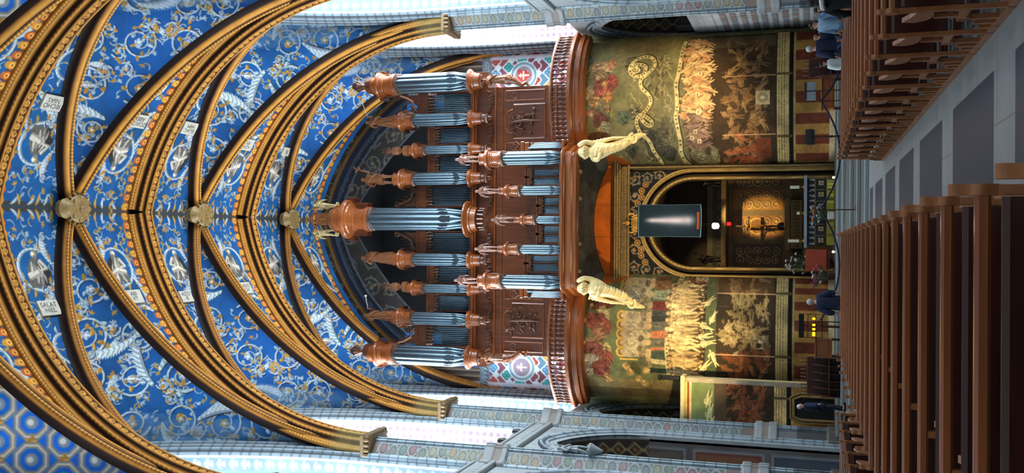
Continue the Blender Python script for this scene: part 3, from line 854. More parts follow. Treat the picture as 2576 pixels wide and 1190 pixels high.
def pale_wall_canvas(w, h):
    cv = Canvas(0, 0, w, h, .04, (218, 226, 232)); 
    for j in range(int(h / .7)):
        v = .5 + j * .7
        if j % 9 in (7, 8):
            cv.rect(.2, v - .3, w, v + .3, (150, 172, 190)); cv.rect(.2, v - .3, w, v - .24, (236, 240, 242))
            cv.figure(.9, v - .28, .55, (190, 200, 206), (232, 236, 238)); cv.figure(1.9, v - .28, .55, (190, 200, 206), (232, 236, 238)); continue
        for i in range(int(w / .8)):
            u = .6 + i * .8
            for a in range(4): cv.disk(u + .14 * math.cos(a * PI / 2), v + .14 * math.sin(a * PI / 2), .14, (170, 200, 220))
            for a in range(4): cv.disk(u + .12 * math.cos(a * PI / 2), v + .12 * math.sin(a * PI / 2), .07, (206, 196, 204) if (i + j) % 3 else (150, 186, 210))
    cv.noise(.06, .8); return cv
def diaper_canvas(w, h, fg, bgc, s=.34):
    cv = Canvas(0, 0, w, h, .025, bgc)
    for j in range(int(h / s)):
        for i in range(int(w / s)):
            u, v = (i + .5) * s, (j + .5) * s
            r = s * .34
            cv.line([(u - r, v), (u, v - r), (u + r, v), (u, v + r), (u - r, v)], .028, fg)
            for a in range(4): cv.disk(u + s * .42 * math.cos(a * PI / 2), v + s * .42 * math.sin(a * PI / 2), .045, fg, ring=.03)
    cv.rect(0, 0, .06, h, (232, 236, 238)); cv.rect(w - .06, 0, w, h, (232, 236, 238)); cv.noise(.06, .8); return cv
def fleur_canvas(w, h, fg, bgc):
    cv = Canvas(0, 0, w, h, .025, bgc); s = .5
    for j in range(int(h / s)):
        for i in range(max(1, int(w / s))):
            u, v = (i + .5) * w / max(1, int(w / s)), (j + .5) * s
            cv.line([(u, v - .16), (u, v + .16)], .03, fg)
            for sg in (-1, 1): cv.line([(u, v), (u + sg * .12, v + .1), (u + sg * .17, v + .02)], .025, fg); cv.line([(u, v - .04), (u + sg * .1, v - .12)], .022, fg)
    cv.rect(0, 0, .07, h, (226, 232, 236)); cv.rect(w - .07, 0, w, h, (226, 232, 236)); cv.noise(.08, .8); return cv
TRL = 40.0
cv_diaper = diaper_canvas(1.4, TRL, (220, 224, 230), (124, 106, 118))
cv_fleur = fleur_canvas(1.4, TRL, (196, 208, 216), (104, 124, 140))
cv_pale = pale_wall_canvas(3.6, TRL)
cv_low = Canvas(0, 0, 5.2, 30, .035, (96, 92, 92)); cv_low.noise(.2, 1)
for j in range(9):     # panelled lower chapel reveal
    for i in range(4):
        a, b = .3 + i * 1.25, .3 + j * 3.3
        cv_low.rect(a - .1, b - .1, a + 1.1, b + 2.9, (126, 136, 142)); cv_low.rect(a, b, a + 1.0, b + 2.8, ((62, 74, 92), (110, 62, 48), (84, 76, 66), (70, 80, 92))[(i + j) % 4])
        cv_low.rect(a + .1, b + .12, a + .9, b + 2.68, ((78, 84, 96), (128, 92, 66), (100, 92, 84), (70, 78, 84))[(i * 2 + j) % 4], .7)
cv_soff = Canvas(0, 0, 5.2, 30, .03, (44, 38, 34))
for j in range(40):
    for i in range(2):
        u, v = .5 + i * .9, .4 + j * .72
        cv_soff.line([(u - .3, v), (u, v - .3), (u + .3, v), (u, v + .3), (u - .3, v)], .03, (168, 150, 108)); cv_soff.disk(u, v, .09, (150, 96, 40))
        cv_soff.disk(u, v + .36, .07, (168, 150, 108), ring=.03)
    u = 2.6; cv_soff.spiral(u, .4 + j * .72, .3, 1.2, 1, j, .04, (120, 116, 104), (168, 160, 140), GD, False)
for i in range(5): cv_soff.rect(i * 1.9 - .06, 0, i * 1.9 + .04, 30, (140, 132, 110))

def opening_shell(name, w, z0, zs, za, x0, x1, sd, yc, cv, step, off=0.0, u0=0.0):
    pts, nr = arch_path(w + off, z0, zs, za + off, max(8, int((za - zs) * 1.1 / step)), max(3, int((zs - z0) / step)))
    L = arch_len(pts); tot = L[-1]
    L = np.minimum(L, tot - L)                    # mirror about the apex so both jambs read alike
    m = max(2, int((x1 - x0) / step)); t = np.linspace(0, 1, m)[None, :]
    X = x0 + (x1 - x0) * t
    V = np.stack([sd * X + 0 * pts[:, 0:1], yc + pts[:, 0:1] + 0 * t, pts[:, 1:2] + 0 * t], -1)
    col = cv.sample(X - x0 + u0 + 0 * pts[:, 0:1], L[:, None] + 0 * t)
    return st(grid(name, V, col, M['stone_paint'] if 'reveal' in name else M['fresco']))
def moulding(w, z0, zs, za, sd, yc, pr, step, xbase=9.7):
    pts, nr = arch_path(w, z0, zs, za, max(8, int((za - zs) * 1.1 / step)), max(3, int((zs - z0) / step)))
    n = len(pts)
    path = np.stack([np.full(n, sd * xbase), yc + pts[:, 0], pts[:, 1]], 1)
    up = np.stack([np.zeros(n), nr[:, 0], nr[:, 1]], 1); side = np.tile([-sd * 1.0, 0, 0], (n, 1))
    cols = np.repeat(np.array([p[2] for p in pr], float)[None], n, 0)
    L = arch_len(pts); k = ((L / .42) % 1 < .2)[:, None, None]; cols = cols * (1 - .3 * k)
    st(sweep('trim_moulding', path, side, up, [(p[0], p[1]) for p in pr], cols, M['stone_paint']))
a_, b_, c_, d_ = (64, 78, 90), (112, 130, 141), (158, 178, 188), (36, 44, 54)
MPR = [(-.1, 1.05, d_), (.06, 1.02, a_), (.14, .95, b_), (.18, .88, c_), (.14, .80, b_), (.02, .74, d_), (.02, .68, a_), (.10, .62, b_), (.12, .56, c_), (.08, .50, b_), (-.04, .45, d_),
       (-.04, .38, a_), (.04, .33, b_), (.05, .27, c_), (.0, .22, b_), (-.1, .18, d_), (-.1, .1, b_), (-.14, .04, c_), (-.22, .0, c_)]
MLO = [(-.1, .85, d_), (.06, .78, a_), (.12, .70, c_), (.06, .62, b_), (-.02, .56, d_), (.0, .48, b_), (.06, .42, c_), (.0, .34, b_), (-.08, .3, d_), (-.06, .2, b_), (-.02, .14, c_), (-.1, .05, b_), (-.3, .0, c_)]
TW, TZ, TA = 3.1, 18.5, 29.0
for b, yc in enumerate(YK):
    for sd in (-1, 1):
        stp = (.06, .055, .06, .3, .6, .6)[b]
        moulding(TW, 13.2, TZ, TA, sd, yc, MPR, .09 if b < 3 else .4)
        near = b < 3
        opening_shell('tribune_reveal', TW, 13.2, TZ, TA, 9.92, 11.2, sd, yc, cv_diaper if (b + (sd > 0)) % 2 else cv_fleur, stp)
        opening_shell('tribune_wall', TW, 13.2, TZ, TA, 11.2, 14.6, sd, yc, cv_pale, stp * 1.2, .22, .2)
        mb = MB(); mb.box(min(sd * 9.8, sd * 14.7), yc - HB, 12.9, max(sd * 9.8, sd * 14.7), yc + HB, 13.3)
        o = st(mb.build('tribune_floor', M['plaster']))
        if b:
            mb = MB(); mb.bbox(min(sd * 9.62, sd * 9.95), yc - 3.3, 13.1, max(sd * 9.62, sd * 9.95), yc + 3.3, 13.9, .02); o2 = st(mb.build('tribune_parapet', M['stone']))
            mb = MB(); mb.bbox(min(sd * 9.5, sd * 10), yc - 3.35, 13.0, max(sd * 9.5, sd * 10), yc + 3.35, 13.18, .03); mb.bbox(min(sd * 9.56, sd * 10), yc - 3.3, 13.82, max(sd * 9.56, sd * 10), yc + 3.3, 13.95, .02)
            for k in range(16): mb.ball(sd * 9.62, yc - 3.1 + k * .41, 13.5, .05, .15, .16, 8, 6)
            st(mb.build('parapet_moulding', M['step_light'], o2, True))
        # outer wall with its tall window
        mb = MB()
        X0, X1 = sorted((sd * 14.5, sd * 15.1))
        mb.box(X0, yc - HB, 0, X1, yc + HB, 14.9); mb.box(X0, yc - HB, 26.2, X1, yc + HB, 31.5)
        mb.box(X0, yc - HB, 14.9, X1, yc - 1.4, 26.2); mb.box(X0, yc + 1.4, 14.9, X1, yc + HB, 26.2)
        wl = st(mb.build('outer_wall', M['plaster']))
        g = MB().box(*(sorted((sd * 14.75, sd * 14.8))[0], yc - 1.4, 14.9, sorted((sd * 14.75, sd * 14.8))[1], yc + 1.4, 26.2)).build('window_pane', M['window_glass'], None)
        st(g)
        fr = MB()
        for yy in (-1.4, 0, 1.4): fr.box(min(sd * 14.6, sd * 14.75), yc + yy - .07, 14.9, max(sd * 14.6, sd * 14.75), yc + yy + .07, 26.2)
        for zz in range(15, 27, 2): fr.box(min(sd * 14.62, sd * 14.72), yc - 1.4, zz - .04, max(sd * 14.62, sd * 14.72), yc + 1.4, zz + .04)
        st(fr.build('window_frame', M['stone']))
        # lower wall with its arch
        LWd, LZ, LA = 2.7, 8.4, 11.9
        pts, nr = arch_path(LWd, 0, LZ, LA, 40, 3)
        mb = MB(); xs = sd * 9.7
        ys = [-HB] + [p for p in np.linspace(-LWd, LWd, 41)] + [HB]
        h = LA - LZ; r = (LWd ** 2 + h * h) / (2 * LWd); c = LWd - r
        az = lambda y: LZ + math.sqrt(max(0, r * r - (abs(y) - c) ** 2))
        mb.box(min(xs, xs + sd * .3), yc - HB, 0, max(xs, xs + sd * .3), yc - LWd, 13.1); mb.box(min(xs, xs + sd * .3), yc + LWd, 0, max(xs, xs + sd * .3), yc + HB, 13.1)
        for q in range(1, 41):
            ya_, yb_ = ys[q], ys[q + 1]
            i = len(mb.v)
            mb._add([(xs, yc + ya_, az(ya_)), (xs, yc + yb_, az(yb_)), (xs, yc + yb_, 13.1), (xs, yc + ya_, 13.1)], [(0, 1, 2, 3)])
        st(mb.build('wall_left' if sd < 0 else 'wall_right', M['stone']))
        if near: moulding(LWd, 0, LZ, LA, sd, yc, MLO, .09, 9.66)
        opening_shell('chapel_reveal_arch', LWd, 0, LZ, LA, 9.85, 14.5, sd, yc, cv_low if False else cv_soff, stp * 1.2)
        # panelled jamb over the plain part of the shell, standing 3 cm proud
        nz_, nx_ = (160, 70) if near else (8, 4)
        Zg = np.linspace(0, LZ, nz_)[:, None]; Xg = np.linspace(9.95, 14.4, nx_)[None, :]
        V = np.stack([sd * Xg + 0 * Zg, np.full((nz_, nx_), yc + LWd - .03), Zg + 0 * Xg], -1)
        st(grid('chapel_jamb', V, cv_low.sample(Xg - 9.95 + 0 * Zg, Zg + 0 * Xg), M['stone_paint']))
# solid masonry above the nave end behind the camera is left open; end walls of the last bay follow
# ================================================================== far wall
def far_canvas():
    cv = Canvas(-10, 13, 10, 31, .03, (40, 39, 36))  # dark ground: the shade under the end arch is mixed into its colour
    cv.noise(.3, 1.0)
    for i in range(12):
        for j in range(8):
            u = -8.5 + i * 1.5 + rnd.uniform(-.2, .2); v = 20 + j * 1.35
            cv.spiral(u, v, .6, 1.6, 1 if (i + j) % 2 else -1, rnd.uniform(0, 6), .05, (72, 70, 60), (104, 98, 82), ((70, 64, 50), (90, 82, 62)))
    # mouldings that follow the vault
    for off, w_, c in ((.55, .16, (26, 33, 46)), (.85, .12, (44, 54, 70)), (1.1, .07, (20, 26, 36)), (.3, .12, (96, 70, 34)), (1.3, .06, (60, 68, 80))):
        for sd in (-1, 1):
            s = np.linspace(0, S_MAX, 80); x = sd * ((RW - off) * np.cos(s / RW) - CC); z = Z0 + (RW - off) * np.sin(s / RW)
            cv.line(list(zip(x, z)), w_, c, tuple(min(255, q * 1.4) for q in c))
    # narrow inner arch line
    for sd in (-1, 1):
        a = np.linspace(0, 1, 50); x = sd * (7.2 * (1 - a ** 1.7)); z = 20.5 + 7.7 * a
        cv.line(list(zip(x, z)), .1, (64, 66, 74))
    # sides: blue painting, brown moulding strips, pale diaper, patterned lower wall
    q = quatrefoil_canvas(4, 7)
    for sd in (-1, 1):
        a, b = (6.6, 10) if sd > 0 else (-10, -6.6)
        cv.rect(a, 19.8, b, 24.5, (26, 100, 168))
        for k in range(8): cv.spiral(sd * (7.5 + rnd.uniform(-.5, .5)), 20.3 + k * .55, .3, 1.3, 1, k, .04, WH, WHH, GD)
        for k in range(7):
            x = sd * (8.5 + k * .11); cv.rect(x - .06, 19.8, x + .06, 26, ((84, 70, 60), (130, 116, 104), (60, 50, 44))[k % 3])
        a, b = sorted((sd * 9.25, sd * 10)); cv.rect(a, 19.8, b, 26, (200, 206, 214))
        W_ = cv.win(*(sorted((sd * 6.4, sd * 10))[0], 13, sorted((sd * 6.4, sd * 10))[1], 19.3)); A, U, V = W_
        A[...] = q.sample(np.abs(U) - 6.4 + 0 * V, V - 13 + 0 * U)
        cv.rect(*(sorted((sd * 6.4, sd * 10))[0], 19.2, sorted((sd * 6.4, sd * 10))[1], 19.8), (112, 128, 136)); 
        for k in range(14): cv.spiral(sd * (6.6 + k * .24), 19.5, .12, 1.2, 1, k, .03, WH, WHH, GD, False)
        a = sorted((sd * 9.25, sd * 9.45)); cv.rect(a[0], 13, a[1], 19.3, (196, 200, 210))
        u, v = sd * 8.3, 17.3
        cv.disk(u, v, .82, (208, 220, 224)); cv.disk(u, v, .74, (84, 120, 132)); cv.disk(u, v, .68, (150, 176, 184)); cv.disk(u, v, .58, (222, 230, 232)); cv.disk(u, v, .52, (140, 130, 140))
        c = (176, 64, 60) if sd > 0 else (150, 130, 150)
        cv.poly([(u - .34, v + .36), (u + .34, v + .36), (u + .32, v - .1), (u, v - .44), (u - .32, v - .1)], c)
        cv.rect(u - .035, v - .32, u + .035, v + .3, (236, 220, 190)); cv.rect(u - .24, v - .02, u + .24, v + .05, (236, 220, 190)); cv.rect(u - .12, v + .14, u + .12, v + .2, (236, 220, 190))
    return cv
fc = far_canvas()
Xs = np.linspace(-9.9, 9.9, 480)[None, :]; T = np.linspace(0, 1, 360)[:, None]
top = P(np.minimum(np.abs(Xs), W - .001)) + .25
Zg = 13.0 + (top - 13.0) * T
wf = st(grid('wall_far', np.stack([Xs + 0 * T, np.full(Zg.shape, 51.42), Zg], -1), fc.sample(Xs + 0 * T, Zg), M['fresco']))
def in_opening(x, z):
    x = abs(x)
    if z < 20.5: return x < 6.9
    a = (z - 20.5) / 7.7
    return a < 1 and x < 7.2 * (1 - a ** 1.7)
bm = bmesh.new(); bm.from_mesh(wf.data)
bmesh.ops.delete(bm, geom=[f for f in bm.faces if in_opening(f.calc_center_median().x, f.calc_center_median().z)], context='FACES')
bm.to_mesh(wf.data); bm.free()
ch_ = MB(); ch_.box(-7.6, 51.5, 12.8, -7.3, 57, 29); ch_.box(7.3, 51.5, 12.8, 7.6, 57, 29); ch_.box(-7.6, 57, 12.8, 7.6, 57.3, 29); ch_.box(-7.6, 51.5, 28.6, 7.6, 57.3, 29)
st(ch_.build('organ_chamber', M['dark_plaster']))
st(MB().box(-16, 51.6, 0, 16, 51.9, 13).box(-16, 51.6, 13, -9.8, 51.9, 32).box(9.8, 51.6, 13, 16, 51.9, 32).box(-9.8, 51.6, 13, 9.8, 51.9, 32).build('wall_far_back', M['dark_plaster']) if False else MB().box(-16, 60, 0, 16, 60.3, 32).build('wall_far_back', M['dark_plaster']))
# ================================================================== painted towers
fx = lambda y, Y=46.8: (615 - y) / F * Y - 1.2
fz = lambda V: 13.1 - (V - 1450) * .0195
fr = Canvas(-9.9, 0, 9.9, 13.4, .02, (118, 120, 88))
OC, RB = (198, 142, 60), (134, 56, 38)
def blob(y, V, ry, rv, col, n=5):
    """loose painted drapery: a cluster of lit and unlit strokes"""
    u, v = fx(y), fz(V); a, b = ry * .0197, rv * .0195
    base = rnd.uniform(0, 6.28)
    pts = []
    for k in range(9):
        t = k / 9 * 6.283; q = rnd.uniform(.7, 1.05); pts.append((u + a * q * math.cos(t), v + b * q * math.sin(t)))
    fr.poly(pts, tuple(c * .86 for c in col), .85)
    for k in range(n * 5):
        t = rnd.uniform(0, 6.28); q = rnd.uniform(0, .8)
        cx, cy = u + a * q * math.cos(t), v + b * q * math.sin(t)
        ang = base + rnd.gauss(0, .35); L = max(a, b) * rnd.uniform(.35, .8); w = max(.012, min(a, b) * .09)
        m = rnd.choice([.55, .75, 1.0, 1.15, 1.3])
        fr.line([(cx - L * .5 * math.cos(ang), cy - L * .5 * math.sin(ang)), (cx, cy), (cx + L * .5 * math.cos(ang + .5), cy + L * .5 * math.sin(ang + .5))],
                [w * .4, w, w * .3], tuple(min(255, c * m) for c in col), None, .8)
def ribbon(pts, r, col=(222, 208, 150), wr=True):
    P2 = []
    n = len(pts)
    for i in range(n - 1):                                         # smooth it
        p0, p1, p2, p3 = pts[max(i - 1, 0)], pts[i], pts[i + 1], pts[min(i + 2, n - 1)]
        for t in np.linspace(0, 1, 7)[:-1]:
            P2.append(tuple(.5 * ((2 * p1[k]) + (-p0[k] + p2[k]) * t + (2 * p0[k] - 5 * p1[k] + 4 * p2[k] - p3[k]) * t * t + (-p0[k] + 3 * p1[k] - 3 * p2[k] + p3[k]) * t ** 3) for k in (0, 1)))
    P2.append(pts[-1]); W2 = [(fx(y), fz(V)) for V, y in P2]
    fr.line([(a + .03, b - .03) for a, b in W2], r * 1.25, (60, 56, 36)); fr.line(W2, r, col)
    if wr:
        for k in range(3, len(W2) - 3, 2):
            (a, b), (c, d) = W2[k], W2[k + 1]
            if rnd.random() < .7:
                L_ = math.hypot(c - a, d - b) + 1e-6; nx, ny = -(d - b) / L_, (c - a) / L_
                for q in range(4): t = .1 + .22 * q; hh = r * rnd.uniform(.25, .5); px, py = a + (c - a) * t, b + (d - b) * t; fr.line([(px - nx * hh, py - ny * hh), (px + nx * hh * .8, py + ny * hh * .8)], .011, (92, 78, 46))
def yrect(y0, y1, V0, V1, col, al=1): fr.rect(min(fx(y0), fx(y1)), min(fz(V0), fz(V1)), max(fx(y0), fx(y1)), max(fz(V0), fz(V1)), col, al)
# grounds
yrect(90, 430, 1440, 1740, (124, 124, 90)); yrect(90, 430, 1740, 1830, (86, 72, 48)); yrect(90, 430, 1800, 1955, (72, 54, 36))
yrect(690, 1080, 1440, 1740, (104, 118, 78)); yrect(690, 1080, 1740, 1990, (66, 52, 38))
for k in range(16): blob(rnd.uniform(150, 400), rnd.uniform(1580, 1700), 26, 20, rnd.choice([(126, 126, 94), (100, 104, 84), (134, 128, 92)]))
blob(250, 1475, 70, 22, (70, 98, 98)); blob(290, 1530, 22, 30, (78, 118, 120)); blob(150, 1480, 30, 20, (72, 108, 112)); blob(298, 1578, 22, 20, (86, 112, 108))
for k in range(7): blob(rnd.uniform(330, 400), rnd.uniform(1620, 1700), 22, 22, rnd.choice([(82, 84, 76), (100, 98, 84)]))
yrect(96, 130, 1480, 1960, (132, 116, 72), .55)
# clouds with pale edges
for k in range(16):
    V, y = rnd.uniform(1575, 1700), rnd.uniform(150, 390)
    fr.line([(fx(y + t * 5 + rnd.uniform(-3, 3)), fz(V + t * rnd.uniform(-1, 5))) for t in range(6)], .03, (176, 172, 130), None, .7)
# the right upper group in red, rose and orange
for y, V, a, b, c in ((165, 1520, 14, 30, (196, 150, 112)), (160, 1545, 12, 10, (206, 126, 84)), (190, 1520, 16, 22, (150, 116, 92)), (205, 1550, 18, 14, (176, 70, 66)), (225, 1525, 22, 24, (170, 74, 74)),
                      (245, 1540, 14, 14, (204, 128, 70)), (212, 1530, 6, 7, (224, 160, 70)), (235, 1490, 16, 14, (186, 158, 120)), (256, 1505, 12, 14, (198, 136, 96)), (285, 1500, 14, 16, (150, 104, 96)),
                      (305, 1520, 20, 18, (142, 74, 78)), (275, 1535, 12, 14, (164, 132, 104)), (320, 1530, 14, 12, (176, 178, 168)), (290, 1550, 12, 8, (138, 134, 80)), (345, 1510, 12, 30, (124, 64, 38)), (350, 1530, 10, 24, (136, 72, 42))):
    blob(y, V, a * 1.3, b * 1.3, c, 6)
for y, V in ((168, 1500), (196, 1512), (233, 1500), (262, 1512), (290, 1497), (325, 1515)): fr.disk(fx(y), fz(V), .11, (190, 146, 110)); fr.disk(fx(y) + .02, fz(V) + .03, .06, (214, 176, 140))
blob(400, 1560, 14, 14, (190, 176, 110))
# scrolling ribbons
ribbon([(1611, 172), (1617, 180), (1606, 183), (1600, 172), (1612, 163), (1634, 170), (1630, 190), (1610, 195), (1594, 180), (1600, 158), (1625, 143), (1650, 148), (1657, 170), (1640, 190), (1624, 205), (1626, 225), (1645, 245), (1650, 262), (1640, 280), (1625, 295), (1630, 310), (1645, 320), (1652, 312), (1640, 300), (1622, 293), (1612, 310), (1620, 335), (1640, 355), (1650, 380), (1662, 400), (1674, 425)], .085)
ribbon([(1729, 105), (1724, 130), (1722, 160), (1719, 190), (1713, 220), (1715, 250), (1716, 280), (1712, 300), (1716, 330), (1720, 360), (1719, 385), (1727, 405), (1748, 424)], .095)
# bands of small figures
def crowd(y0, y1, V0, V1, cols, n, h, jit=.25, lean=.0):
    for k in range(n):
        y = rnd.uniform(y0, y1); V = rnd.uniform(V0, V1); c = rnd.choice(cols)
        fr.figure(fx(y), fz(V), h * rnd.uniform(.85, 1.15), c, tuple(min(255, q * 1.22) for q in c), rnd.uniform(-1, 1) * lean, None, (58, 40, 26))
yrect(112, 375, 1738, 1795, (128, 84, 52), .8)
crowd(112, 320, 1775, 1795, [(190, 136, 92), (206, 158, 110), (218, 178, 124)], 95, .95, .3, .5)
crowd(110, 318, 1765, 1812, [(224, 178, 128), (200, 140, 98)], 46, .95, .3, .9)
crowd(315, 372, 1772, 1800, [(150, 112, 108), (132, 94, 94), (164, 128, 116)], 34, .95, .3, .6)
for k in range(9): u, v = fx(rnd.uniform(150, 365)), fz(rnd.uniform(1745, 1775)); fr.rect(u - .1, v - .1, u + .1, v + .1, (236, 220, 180)); fr.rect(u - .05, v - .02, u + .05, v + .02, (90, 70, 50))
for k in range(8): blob(rnd.uniform(385, 420), rnd.uniform(1740, 1810), 18, 12, (140, 138, 104))
for k in range(60):
    y, V = rnd.uniform(115, 420), rnd.uniform(1825, 1935)
    blob(y, V, rnd.uniform(5, 11), rnd.uniform(5, 11), rnd.choice([(122, 84, 46), (146, 104, 60), (98, 66, 38), (160, 122, 74), (84, 60, 40)]), 3)
crowd(115, 420, 1850, 1940, [(150, 112, 70), (130, 92, 56)], 80, .7, .3, 1.5)
crowd(360, 420, 1850, 1920, [(164, 84, 48), (150, 66, 36)], 12, .7, .3, 1); yrect(355, 402, 1905, 1942, (150, 62, 32), .8); yrect(410, 418, 1920, 1936, (196, 110, 70))
for y in (207, 347):
    yrect(y - 1.2, y + 1.2, 1825, 1955, (206, 130, 96)); yrect(y - .5, y + .5, 1825, 1955, (236, 200, 150))
# text band, dark fillet and the stripes
def text_band(y0, y1, V0=1956, V1=1984):
    yrect(y0, y1, V0 - 3, V1 + 13, (60, 50, 34)); yrect(y0, y1, V0, V1, (220, 196, 132)); yrect(y0, y1, V1 + 3, V1 + 9, (22, 20, 18)); yrect(y0, y1, V1 + 11, V1 + 15, (196, 170, 110))
    for j in range(4):
        y = min(y0, y1) + 3
        while y < max(y0, y1) - 4:
            L = rnd.uniform(3, 10)
            yrect(y, y + L, V0 + 4.4 + j * 6, V0 + 6.2 + j * 6, (128, 102, 60)); y += L + 1.6
text_band(90, 428); text_band(690, 1085)
for q in (205, 352, 735, 885, 975): yrect(q - 3, q + 3, 1954, 1992, (110, 92, 60))
def stripes(ys, first):
    for k in range(len(ys) - 1): yrect(ys[k], ys[k + 1], 2000, 2110, (OC, RB)[(k + first) % 2])
stripes([92, 118, 145, 172, 198, 222, 250, 277, 302, 326, 350, 372, 392, 408, 430], 1); stripes([690, 712, 722, 736, 754, 774, 797, 822, 848, 875, 905, 938, 966, 1000, 1040, 1085], 1)
# plaques with a cross
def plaque(y, V):
    u, v = fx(y), fz(V); fr.rect(u - .33, v - .33, u + .33, v + .33, (204, 180, 140)); fr.disk(u, v, .23, (150, 120, 86), ring=.04); fr.disk(u, v, .15, (120, 92, 64), ring=.03); fr.rect(u - .03, v - .13, u + .03, v + .13, (240, 226, 190)); fr.rect(u - .09, v - .0, u + .09, v + .05, (240, 226, 190))
plaque(261, 1923); plaque(852, 1920)
# ---- left tower
yrect(700, 1010, 1440, 1490, (70, 88, 76)); blob(860, 1465, 90, 16, (64, 84, 72))
yrect(960, 1010, 1470, 1730, (140, 124, 84), .9); yrect(985, 1010, 1480, 1730, (96, 82, 56), .8)
for k in range(10): blob(rnd.uniform(930, 975), rnd.uniform(1440, 1470), 10, 10, (70, 110, 118))
for y, V, a, b, c in ((770, 1520, 16, 36, (126, 58, 40)), (800, 1530, 22, 14, (200, 184, 148)), (815, 1510, 22, 26, (142, 62, 60)), (828, 1540, 20, 12, (160, 72, 66)), (840, 1520, 26, 16, (150, 98, 76)), (870, 1495, 16, 14, (168, 130, 102)),
                      (880, 1535, 14, 18, (206, 180, 120)), (885, 1505, 16, 24, (148, 70, 66)), (905, 1540, 18, 16, (168, 68, 60)), (915, 1495, 20, 24, (176, 166, 156)), (935, 1520, 20, 24, (158, 66, 56)), (945, 1490, 14, 12, (186, 172, 156)), (960, 1540, 12, 12, (210, 160, 96))):
    blob(y, V, a * 1.25, b * 1.25, c, 6)
for y, V in ((775, 1497), (812, 1482), (845, 1475), (868, 1482), (912, 1470)): fr.disk(fx(y), fz(V), .11, (176, 130, 100)); fr.disk(fx(y) + .02, fz(V) + .03, .06, (204, 162, 128))
# haloed row
for k, y in enumerate((716, 730, 744, 760, 798, 820, 843, 866, 889)):
    u, v = fx(y), fz(1578); fr.disk(u, v, .26, (212, 168, 62)); fr.disk(u, v, .15, (120, 96, 70)); fr.disk(u + .02, v - .06, .12, (196, 160, 130))
    b = (182, 168, 146); fr.poly([(u - .24, v - .15), (u + .24, v - .15), (u + .2, v - 1.35), (u - .2, v - 1.35)], b); blob(y, 1605, 10, 18, b, 5)
yrect(905, 909, 1575, 1622, (240, 200, 70))
# robed second row
for k in range(34):
    y = rnd.uniform(705, 920); blob(y, rnd.uniform(1625, 1650), 9, 8, rnd.choice([(180, 158, 116), (150, 132, 104), (160, 150, 130), (120, 104, 84)]), 3)
for y, c in ((712, (120, 76, 50)), (722, (150, 100, 64)), (745, (150, 160, 140)), (772, (136, 52, 46)), (795, (70, 74, 78)), (808, (54, 56, 64)), (822, (100, 96, 92)), (845, (206, 104, 70)), (862, (104, 100, 88)), (885, (206, 112, 78)), (905, (214, 204, 160)), (893, (70, 90, 80))):
    u = fx(y); fr.poly([(u - .2, fz(1655)), (u + .2, fz(1655)), (u + .25, fz(1695)), (u - .26, fz(1695))], c); blob(y, 1675, 9, 16, c, 5); fr.disk(u, fz(1648), .14, (200, 168, 128))
ribbon([(1725, 694), (1716, 712), (1704, 730), (1701, 760), (1703, 790), (1701, 820), (1695, 850), (1694, 880), (1696, 910), (1697, 937)], .1)
yrect(725, 945, 1706, 1735, (150, 130, 86), .5)
for k in range(8): blob(rnd.uniform(705, 720), rnd.uniform(1745, 1800), 8, 12, rnd.choice([(190, 90, 66), (214, 200, 160)]), 3)
crowd(725, 940, 1775, 1785, [(182, 152, 104), (166, 134, 90), (200, 172, 120)], 70, 1.45, .2, .12)
crowd(725, 940, 1765, 1775, [(204, 178, 126), (180, 150, 102)], 34, 1.4, .2, .12)
yrect(700, 960, 1788, 1815, (92, 112, 76), .9)
crowd(745, 950, 1800, 1820, [(214, 200, 150)], 7, .8, .2, 1.5)
for y, V, c in ((925, 1590, (226, 176, 92)), (940, 1600, (222, 168, 88)), (935, 1640, (230, 186, 110)), (958, 1620, (226, 176, 96)), (970, 1635, (236, 196, 120)), (935, 1620, (96, 100, 50)), (925, 1610, (96, 100, 50))): blob(y, V, 11, 11, c, 5)
for k in range(60):
    y, V = rnd.uniform(700, 1060), rnd.uniform(1825, 1935); hot = y > 870
    blob(y, V, rnd.uniform(5, 11), rnd.uniform(5, 11), rnd.choice([(128, 60, 32), (114, 50, 28), (148, 88, 46), (92, 42, 26)]) if hot else rnd.choice([(150, 132, 92), (88, 70, 46), (120, 100, 66), (60, 50, 36)]), 3)
crowd(705, 870, 1850, 1945, [(140, 120, 80), (160, 140, 98)], 60, .7, .3, 1.8)
crowd(875, 1060, 1850, 1945, [(142, 78, 44), (154, 92, 54), (128, 62, 34)], 70, .7, .3, 1.8)
yrect(695, 735, 1805, 1950, (122, 82, 46), .5); 
for y in (738, 885): yrect(y - 1.4, y + 1.4, 1815, 1955, (196, 140, 96)); yrect(y - .6, y + .6, 1815, 1955, (236, 206, 156))
# orange strips beside the central arch
for sd in (-1, 1):
    fr.poly([(sd * 2.4, 13.3), (sd * 3.7, 13.3), (sd * 3.5, 12.2), (sd * 3.15, 10.9), (sd * 2.4, 9.6)], (186, 92, 26))
fr.rect(-9.9, 0, 9.9, .85, (216, 204, 176)); fr.noise(.3, .9, .12); fr.noise(.14, .12, .05)
lum = fr.a.mean(-1, keepdims=True); fr.a[...] = (fr.a * .68 + lum * .32) * np.array([1.02, .97, .82], np.float32)
